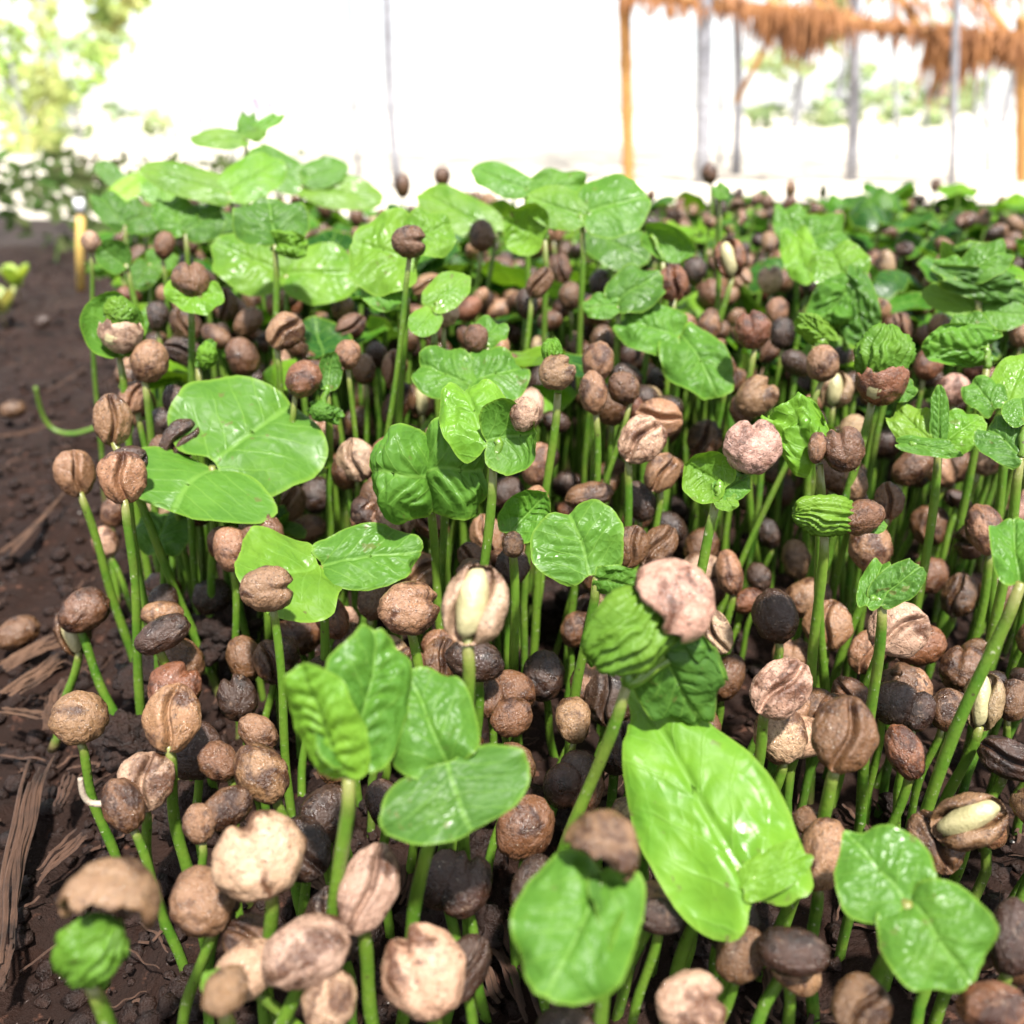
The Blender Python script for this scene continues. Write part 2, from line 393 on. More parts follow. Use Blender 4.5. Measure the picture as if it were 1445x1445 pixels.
def leaf_geo(B, T, W, side, sty, sd, rings=26, segs=72, over=None):
    p = dict(STY[sty]); p.update(over or {})
    a = T - B; L = a.length; a = a / L; side = (side - a * side.dot(a)).normalized(); n = side.cross(a)
    V, UV, E = [], [], []; nb = p['notch']; kb, kc = p['kb'], p['kc']
    pt = p.get('pt', 0); tn = p.get('tn', 0)
    def out(th):
        x = .5 + .5 * math.cos(th); y = .5 * math.sin(th)
        x += nb * math.exp(-((th - math.pi) / .22) ** 2) - .05 * math.exp(-((abs(th - math.pi) - .75) / .4) ** 2)
        dt = th if th < math.pi else th - 2 * math.pi
        x += pt * math.exp(-(dt / .22) ** 2) - tn * math.exp(-(dt / .18) ** 2)
        y *= max(.1, 1 - 3.2 * pt * math.exp(-(dt / 1.25) ** 2))
        k = 1 + .035 * ns(math.cos(th) * 2.5 + sd, math.sin(th) * 2.5, sd) * 1.8 + .018 * ns(math.cos(th) * 9 + sd, math.sin(th) * 9, 3)
        return .5 + (x - .5) * k, y * k
    kbn = math.sin(kb) / kb if abs(kb) > .05 else 1
    def place(xn, yn, r, th):
        z = p['fold'] * (abs(yn) + .0) * .9 - .0
        z += p['cup'] * ((xn - .5) ** 2 + yn * yn)
        z += p['ruf'] * .55 * r ** 3 * math.sin(p['nf'] * th + sd * 4)
        t = (xn - (.6 if sty != 'pleat' else .25) * abs(yn)) * (6.2 if sty != 'pleat' else 8.5) + sd + 1.2 * ns(xn * 2.5 + sd, yn * 3, 1)
        pk = abs(math.sin(math.pi * t)) ** .8 - .5
        z += p['q'] * .016 * pk * min(1, abs(yn) / .06) * (1 - r ** 5 * .75)
        z -= .025 * math.exp(-(yn / .03) ** 2)
        cr = p['cr']; q = Vector((xn * 3 + sd * 5, yn * 3, sd)); n1 = noise.noise(q); n2 = noise.noise(q * 2.3 + Vector((4, 1, 2)))
        rr = abs(noise.noise(q * 1.5 + Vector((9, 3, 1))))
        z += cr * (.45 * n1 + .22 * n2 + .12 * math.exp(-(rr / .16) ** 2)) * (.4 + .6 * r)
        q2 = Vector((xn * 2.2, yn * 2.2 + sd, 7)); xn2 = xn + cr * .30 * noise.noise(q2); yn2 = yn + cr * .30 * noise.noise(q2 + Vector((5, 5, 5)))
        z += .002 * ns(xn * 13, yn * 13, sd)
        # bend along and across
        if abs(kc) > .05:
            an = kc * yn2; yy = math.sin(an) / kc; zz = z - (1 - math.cos(an)) / kc
        else: yy, zz = yn2, z
        if abs(kb) > .05:
            an = kb * xn2; xb = math.sin(an) / kb / kbn; zb = -(1 - math.cos(an)) / kb
            xx = xb + zz * math.sin(an); zz = zb + zz * math.cos(an)
        else: xx = xn2
        zb0 = -(1 - math.cos(kb)) / kb if abs(kb) > .05 else 0     # keep the tip where it was asked
        zz -= zb0 * xx
        return B + a * (xx * L) + side * (yy * W) + n * (zz * min(L, W) if True else 0)
    c = out(0)
    V.append(place(.5, 0, 0, 0)); UV.append((.5, .5)); E.append(0.)
    for i in range(1, rings + 1):
        r = i / rings
        for j in range(segs):
            th = 2 * math.pi * j / segs; ox, oy = out(th)
            xn = .5 + (ox - .5) * r; yn = oy * r
            V.append(place(xn - nb * (1 - xn), yn, r, th)); UV.append((xn, yn + .5)); E.append(r)
    F = [(0, 1 + j, 1 + (j + 1) % segs) for j in range(segs)]
    for i in range(rings - 1):
        for j in range(segs):
            a0, b0 = 1 + i * segs + j, 1 + i * segs + (j + 1) % segs
            F.append((a0, a0 + segs, b0 + segs, b0))
    return V, F, UV, E
def leaf_mesh_from(V, F, UV, E, mat):
    me = mesh_from('leaf', V, F, mat)
    uvl = me.uv_layers.new(name='UVMap'); li = np.zeros(len(me.loops), dtype=np.int32); me.loops.foreach_get('vertex_index', li)
    uvl.data.foreach_set('uv', np.array(UV, dtype=np.float32)[li].ravel())
    at = me.attributes.new('edge', 'FLOAT', 'POINT'); at.data.foreach_set('value', np.array(E, dtype=np.float32))
    return me

def bud_geo(c, a, b, dirv, nrm, sd, ribs=0):
    # a leaf still crumpled or pleated in the bud: long axis a along dirv, half width b
    side = dirv.cross(nrm).normalized(); V, UV, E = [], [], []; nu, nv = 70, 84; F = []
    for i in range(nu + 1):
        th = math.pi * i / nu
        for j in range(nv):
            ph = 2 * math.pi * j / nv; d = Vector((math.sin(th) * math.cos(ph), math.sin(th) * math.sin(ph), math.cos(th)))
            if ribs: k = 1 + .13 * (1 - 2 * abs(math.sin(.5 * (ph * ribs * 2 + 4.5 * ns(d.x * 1.6, d.z * 1.9, sd) + 1.2 * d.z)))) * math.sin(th) ** .5 + .16 * ns(d.x * 1.8 + sd, d.y * 1.8, d.z * 1.8) + .035 * ns(d.x * 6, d.y * 6 + sd, d.z * 6)
            else:
                q = Vector((d.x * 1.5 + sd, d.y * 1.5, d.z * 1.5)); w0 = noise.noise(q * 1.3)
                rg = abs(noise.noise(q * 1.4 + Vector((w0, 3 + w0, 1)))); rg2 = abs(noise.noise(q * 3.1 + Vector((w0 * 2, 3, 1))))
                k = 1 + .22 * w0 - .22 * math.exp(-(rg / .05) ** 2) - .09 * math.exp(-(rg2 / .07) ** 2) + .06 * noise.noise(q * 5)
            V.append(c + dirv * (d.z * a * k) + side * (d.x * b * k) + nrm * (d.y * b * .8 * k)); UV.append((.5 + d.z * .4, .5 + d.x * .4)); E.append(.2)
    for i in range(nu):
        for j in range(nv):
            p, q = i * nv + j, i * nv + (j + 1) % nv; F.append((p, p + nv, q + nv, q))
    return V, F, UV, E
def stem_path(base, top, bend=0.0, n=14, bdir=None):
    P = []
    bdir = bdir or Vector((1, 0, 0))
    for i in range(n + 1):
        t = i / n; p = base.lerp(top, t) + bdir * (bend * math.sin(math.pi * t)) 
        p = p + bdir * (bend * .6 * max(0, (t - .8) / .2) ** 2 * 0 + .0004 * math.sin(t * 9 + bend * 900)) * (1 if 0 < t < 1 else 0); P.append(p)
    return P
def jit(c, a=.12):
    k = 1 + random.uniform(-a, a); return tuple(max(.01, x * k * (1 + random.uniform(-.05, .05))) for x in c) + (1,)

HERO_DISC = []        # (px, py, radius px, depth) of what the fillers must not hide
COUNT = {'n': 0}
LABELS = {}
def seed_matrix(c, scale_len, wd_ratio, ang, turn, nod, dep=1.0):
    view = (CC - c).normalized()
    right = CU.cross(view); right = -right if right.dot(CR) < 0 else right; right.normalize(); up = view.cross(right)
    if up.dot(CU) < 0: up = -up
    z = (up * math.cos(ang) + right * math.sin(ang)).normalized()
    y = view; x = y.cross(z).normalized()
    M = Matrix((x, y, z)).transposed()
    M = M @ Matrix.Rotation(turn, 3, 'Z') @ Matrix.Rotation(nod, 3, 'X')
    q = M.to_quaternion()
    return q, Vector((scale_len * wd_ratio / .8, scale_len * (wd_ratio / .8 * .5 + .5) * dep, scale_len))
def add_seed(root, px, py, L, Wd, ang, kind, tint, d, var=None, turn=None, nod=None, name='seed', cupv=None):
    c = unp(px, py, d); ln = L * d / F_PX
    if kind == 'g': turn = random.uniform(-.35, .35) if turn is None else turn
    elif kind == 'o': turn = random.uniform(-.1, .1) if turn is None else turn
    elif kind == 's': turn = math.pi + random.uniform(-.7, .7) if turn is None else turn
    else: turn = random.uniform(-.3, .3) if turn is None else turn
    nod = random.uniform(-.15, .15) if nod is None else nod
    q, sc = seed_matrix(c, ln, Wd / L, R_(ang), turn, nod)
    me = cup_mesh(random.randrange(5) if cupv is None else cupv) if kind == 'c' else seed_mesh(kind, random.randrange(4) if var is None else var)
    o = link(name, me, root); o.location = c - root.location; o.rotation_mode = 'QUATERNION'; o.rotation_quaternion = q; o.scale = sc
    o.color = jit(T_SEED[tint])
    if kind == 'o' or (kind == 'c' and abs(ang) < 90):
        k = link('kernel', KERNEL, o)
        if kind == 'c': k.scale = (1.6, 1.3, .7); k.location = (0, 0, -.1)
    HERO_DISC.append((px, py, max(L, Wd) * .5, d))
    return o, c, ln, q
def mid_attr(me):
    at = me.attributes.new('along', 'FLOAT', 'POINT'); at.data.foreach_set('value', [.5] * len(me.vertices)); return me
def along(me, sides, n):
    at = me.attributes.new('along', 'FLOAT', 'POINT'); at.data.foreach_set('value', np.repeat(np.arange(n) / (n - 1), sides).astype(np.float32)); return me
def stem_to(root, top, pt, rad, bend=None, name='stem'):
    # the stem leaves the soil, passes the image point pt and ends at top
    if pt is not None:
        q = on_y(pt[0], pt[1], top.y)
        k = (top.z + .004) / max(.004, top.z - q.z); k = min(k, 9)
        bx = top.x + (q.x - top.x) * k
        if q.z > top.z - .004: bx = top.x
    else: bx = top.x + random.uniform(-.006, .006)
    base = Vector((bx, top.y + random.uniform(-.002, .004), -.004))
    root.location = Vector((bx, base.y, 0))
    bend = random.uniform(-.0014, .0014) if bend is None else bend
    P = stem_path(base - root.location, top - root.location, bend)
    n = len(P); Rr = [rad * (1.12 - .26 * i / (n - 1)) * (1 + .04 * math.sin(i * 1.7)) for i in range(n)]
    Rr[-1] *= .9
    V, F = tube(P, Rr, 12); o = link(name, along(mesh_from('stem', V, F, M_STEM), 12, len(P)), root)
    return o

def new_root(name, label, cat, group):
    r = bpy.data.objects.new(name, None); r.empty_display_size = .01; COL.objects.link(r)
    tag(r, label, cat, group); COUNT['n'] += 1; return r
GROUP_S = 'coffee seedlings still carrying their seed'
GROUP_L = 'coffee seedlings with opened leaves'

# ------------------------------------------------------------------ catalogue of single seedlings: x, y, length, width, angle, kind, tint, stem point, label
SD = [
 (112,1013,76,74,0,'s','t',(172,1228),'round tan seed on a stem leaning right, lowest at the left edge of the bed'),
 (243,1013,96,76,8,'g','t',(268,1222),'upright two-toned tan seed with a deep vertical groove, left foreground'),
 (206,1103,84,80,4,'g','p',(255,1440),'pale beige round seed with open groove on the longest stem of the left foreground'),
 (174,1136,80,52,-20,'s','b',None,'dirty brown seed tucked behind the pale grooved seed, left foreground'),
 (309,1075,62,54,-40,'s','b',(330,1150),'small brown tilted seed left of a larger wrinkled tan one'),
 (369,1091,92,66,-32,'s','t',(398,1180),'wrinkled tan egg-shaped seed leaning left above the round pale one'),
 (322,1140,72,58,60,'s','b',None,'smooth brown seed lying sideways behind the large round pale seed'),
 (281,1162,56,44,-10,'s','t',(290,1240),'small tan seed under a smooth brown seed, left foreground'),
 (366,1208,120,116,-20,'l','p',(381,1400),'largest round pale seed with an orange brown stain, left foreground'),
 (285,1272,97,82,-28,'s','t',(292,1340),'greyish tan seed tilted left, below and left of the stained round seed'),
 (350,1368,92,78,60,'s','p',(384,1430),'pale seed pressed against the bottom oval one, bottom left'),
 (432,1343,128,94,78,'s','k',(414,1393),'large pinkish oval seed with a dark plum stain at the bottom'),
 (465,1412,84,72,20,'s','p',None,'pale seed cut by the bottom edge under the large oval seed'),
 (520,1253,122,78,22,'g','k',(530,1445),'pink beige seed slit on its right side, single stem at the bottom'),
 (598,1370,128,108,-25,'l','p',(567,1440),'big pale rounded seed with a scrap of green leaf on top'),
 (722,1012,62,52,60,'s','b',None,'brown seed with mud on it behind the spread dark green leaf pair'),
 (809,1016,66,52,-5,'s','t',(779,1135),'shiny tan seed with a pale patch on a short stem, centre'),
 (896,1062,90,58,-25,'g','d',None,'wet dark brown seed left of the tip of the bright lime leaf'),
 (885,1150,50,48,0,'s','y',(872,1270),'small dirty yellowish seed left of the bright lime leaf'),
 (930,1293,66,48,100,'s','d',(896,1445),'flat dark seed under the left side of the bright lime leaf'),
 (1103,970,96,76,40,'g','k',None,'pale pinkish seed with a diagonal groove stacked above a dusty round one'),
 (1101,1036,84,70,-10,'s','p',(1094,1125),'dusty pale seed directly below the diagonal-grooved one'),
 (1192,1036,108,84,15,'g','b',(1155,1155),'large dark-faced brown seed with a pale pointed foot, right'),
 (1262,992,66,60,60,'s','d',(1226,1150),'smooth dark wet seed right of the large dark-faced one'),
 (1297,1004,60,42,20,'s','d',None,'dark seed half hidden behind a smooth wet one, right'),
 (1339,1002,62,52,20,'s','b',(1300,1140),'muddy brown seed left of the beige seed with exposed kernel'),
 (1388,990,84,54,8,'o','y',(1329,1138),'beige seed with pale kernel showing, near the right edge'),
 (1430,988,62,40,15,'s','b',None,'brown seed at the right edge beside the pale kernel'),
 (1277,1061,78,48,-22,'s','r',(1250,1160),'smooth reddish brown seed tilted left on a short stem, right'),
 (1368,1158,104,76,60,'o','t',(1329,1242),'brown oval seed splitting at its lower right, near the right edge'),
 (1161,1205,104,62,12,'s','t',None,'tan seed partly hidden behind the round leaf pair at lower right'),
 (1119,1343,100,66,85,'s','d',(1112,1445),'very dark wrinkled seed lying sideways at the bottom right'),
 (975,1416,100,82,80,'l','k',None,'torn pinkish pale seed cut by the bottom edge'),
 (1215,1420,86,80,40,'g','b',None,'dirty brown seed cut by the bottom edge, right of centre'),
 (1405,1425,98,72,80,'s','r',None,'shiny reddish brown seed cut by the bottom right corner'),
 (1430,1322,104,60,5,'s','d',None,'dark seed cut by the right edge beside the round leaf pair'),
 (1138,1158,40,36,0,'s','b',None,None),
 (1027,955,70,46,25,'s','b',(1012,1050),'brown seed leaning right above the bright lime leaf'),
 (106,668,68,56,-12,'g','t',(176,925),'leftmost grooved tan seed standing over bare soil'),
 (173,674,76,68,-4,'g','t',(189,958),'round grooved tan seed in front of the big flat leaf'),
 (159,593,74,50,-2,'g','t',(186,690),'upright tan grooved seed above the left end of the big flat leaf'),
 (404,710,60,56,20,'g','t',(410,800),'grooved tan seed just right of the drooping front leaf'),
 (433,746,58,40,75,'s','t',None,None),
 (446,698,54,46,0,'s','d',None,None),
 (148,764,46,36,-15,'s','p',(190,860),'small pale tan seed low at the left, behind two stems'),
 (160,722,46,34,10,'s','t',None,None),
 (118,862,72,60,50,'s','b',(155,980),'brown seed behind the wet broken one, left edge of the bed'),
 (103,892,70,48,-15,'o','b',(97,975),'wet broken brown seed at the left edge of the bed'),
 (299,842,54,50,30,'s','d',(330,960),'dark wet seed left of the tan mushroom-like one'),
 (229,895,80,48,60,'s','d',None,'dark wet seed lying on a mud lump between left stems'),
 (377,831,76,64,90,'l','t',(405,1085),'tan mushroom-like seed in front of a pale green leaf'),
 (428,535,56,50,30,'s','r',(400,660),'reddish tan seed beside a small dark leaf, left of centre'),
 (456,605,62,44,-15,'g','p',None,None),
 (211,510,62,48,15,'s','t',(212,640),'tan upright seed above the big flat leaf'),
 (262,497,58,40,105,'g','d',None,None),
 (342,503,56,46,-20,'s','b',None,None),
 (746,577,60,44,10,'s','k',None,'pinkish seed peeking from behind the middle crumpled leaves'),
 (759,655,64,44,10,'s','t',None,'tan seed at the right of the middle crumpled leaves'),
 (844,510,56,46,10,'s','t',(842,600),None),
 (837,554,62,38,-8,'s','t',(844,680),'smooth tan upright seed left of a dark one, centre'),
 (880,548,50,42,-30,'s','b',(875,610),None),
 (905,621,74,66,40,'g','p',(872,855),'pale seed with a diagonal groove on a tall stem, centre'),
 (930,590,66,56,100,'g','t',(892,800),'tan curled seed directly behind the pale diagonal-grooved one'),
 (865,620,42,36,0,'s','b',None,None),
 (671,852,116,96,14,'o','p',(660,1010),'very large pale seed splitting to show its cream kernel, centre'),
 (578,858,88,70,82,'l','t',(590,960),'tan kidney-shaped seed left of the very large splitting seed'),
 (593,810,66,58,60,'g','t',(606,1000),'tan seed behind the kidney-shaped one'),
 (530,838,74,50,15,'s','b',None,'brown seed at the left of the kidney-shaped one'),
 (832,699,70,38,80,'s','b',None,None),
 (815,888,54,48,40,'s','b',(800,960),'dull brown seed low between stems right of centre'),
 (670,932,84,58,100,'s','d',None,'dark seed underneath the very large splitting seed'),
 (799,683,42,34,60,'s','d',None,None),
 (505,597,50,46,0,'s','b',(500,690),None), (510,560,44,38,-20,'s','b',None,None), (556,520,52,34,5,'g','t',None,None),
 (558,576,54,38,30,'g','b',None,None), (596,563,54,40,0,'o','b',None,None), (513,521,44,36,-10,'s','b',None,None), (491,500,42,38,0,'s','t',(495,600),None),
 (1067,560,62,54,50,'l','t',(1060,680),'tan folded seed above the speckled pink one'),
 (1161,512,52,46,0,'s','t',(1140,570),'round light tan seed left of the leafy crumpled sprout, right'),
 (1180,550,52,48,10,'o','y',None,'greyish seed with a pale green slit under a round tan one'),
 (994,620,56,48,25,'g','b',(985,700),None),
 (1252,625,52,42,60,'s','d',None,None),
 (1289,658,64,46,50,'s','b',(1262,750),None), (1326,661,58,40,-25,'s','t',(1290,770),None), (1350,655,56,40,10,'s','b',None,None),
 (1396,643,60,48,30,'s','p',(1326,799),'pale oval seed leaning right on a long slanting stem, right'),
 (1373,613,40,32,20,'s','t',None,None),
 (1228,772,72,56,-6,'s','t',(1181,950),'tan bulb-like seed with a pale upper half, right'),
 (1312,742,58,54,0,'g','b',(1300,790),'round brown seed with a dark central groove, right'),
 (1390,747,74,48,-15,'s','t',(1356,950),'tan seed with a green fleck on top, right edge'),
 (1124,789,58,42,-8,'s','t',(1110,900),'smooth light brown upright seed left of the bulb-like one'),
 (1029,807,66,38,-10,'s','t',(1026,950),'peanut-shaped tan seed right of the pink torn cap'),
 (1141,843,66,56,60,'s','t',None,'tan seed stacked on the upper left of a split grooved seed'),
 (1168,882,72,64,6,'g','t',(1155,1000),'round tan seed with a vertical split, right of centre'),
 (1267,888,84,76,60,'g','p',(1225,960),'flat pale seed mottled brown with a wide groove, right'),
 (1353,839,64,48,12,'g','b',(1310,960),None), (1406,838,64,46,25,'g','b',(1360,960),None),
 (1094,869,78,64,-10,'s','d',None,'dark mud-caked seed left of the split grooved one'),
 (1056,848,48,34,70,'s','r',None,'small reddish seed right of the peanut-shaped one'),
 (990,772,58,46,20,'s','b',None,None), (985,806,64,48,60,'s','p',None,'pale seed touching the pink torn cap from behind'),
 (1000,835,54,44,40,'s','t',None,None),
 (1057,701,42,30,5,'s','y',(1040,770),None), (1084,752,46,34,-15,'s','d',None,None), (1071,815,44,34,-20,'s','d',None,None), (1312,812,56,46,40,'s','b',None,None),
 (1438,715,54,40,10,'l','k',None,'pinkish torn seed above a shiny folded leaf, right edge'),
 (402,468,58,50,45,'g','t',(398,560),'light tan grooved seed under the pale far leaf pair'),
 (577,341,50,44,90,'l','b',(560,480),'round brown seed on a tall stem before a pale leaf'),
 (680,332,44,40,0,'s','b',(665,440),'round brown seed on the stem right of the tall central one'),
 (626,440,44,42,0,'s','k',(624,500),'pale pink round seed low behind the middle leaves'),
 (603,403,46,30,65,'g','t',None,None),
 (784,325,36,30,10,'g','t',None,None), (203,304,36,34,0,'s','b',(210,400),None), (280,313,38,34,10,'s','t',None,None),
 (232,346,40,28,10,'s','b',(236,430),None), (318,430,48,34,5,'g','b',None,None), (262,458,52,40,-25,'g','b',None,None), (222,447,44,34,0,'s','d',None,None),
 (495,462,48,34,55,'g','b',None,None), (762,398,48,34,35,'g','b',(742,480),None), (790,380,46,34,-15,'g','b',None,None),
 (805,418,40,34,0,'s','b',None,None), (950,400,52,42,-5,'g','r',(945,450),'reddish seed with a black vertical slit, upper right'),
 (920,345,40,28,-15,'g','b',None,None), (1004,415,42,38,0,'s','b',None,None), (1001,460,48,32,8,'s','t',None,None), (850,480,44,36,0,'s','b',None,None),
 (1020,520,46,34,-10,'s','b',None,None), (1062,465,56,46,-10,'l','r',(1055,530),'reddish brown seed with a frill of green leaf, upper right'),
 (1104,470,46,36,0,'s','d',None,None), (1087,395,40,34,0,'l','p',None,None), (1270,462,44,34,-15,'g','t',None,None), (1395,462,44,30,-10,'g','y',None,None),
 (1310,515,44,40,20,'s','r',None,None), (1345,550,46,42,0,'s','k',None,None), (1296,588,52,32,5,'s','t',None,None), (1380,515,44,36,20,'s','r',None,None),
 (160,285,30,26,0,'s','b',None,None), (128,341,30,26,0,'s','p',(132,430),None), (172,375,30,26,0,'s','b',None,None), (624,249,28,26,0,'s','b',None,None),
 (568,262,34,24,0,'s','b',None,None), (690,286,28,26,0,'s','t',None,None), (1250,375,44,24,0,'s','y',None,None), (1001,245,30,22,-10,'s','b',(1003,300),None),
 (264,288,44,30,15,'o','b',None,None), (393,332,42,24,0,'s','r',None,None), (350,455,50,34,40,'s','b',None,None), (1030,365,56,46,-10,'o','r',(1012,460),'reddish brown split seed with a small leaf on a slanting stem, upper right'),
 (880,362,44,30,60,'s','d',None,None), (848,400,40,34,0,'s','d',None,None), (1440,470,40,30,0,'s','t',None,None), (1325,462,40,30,10,'s','t',None,None),
]

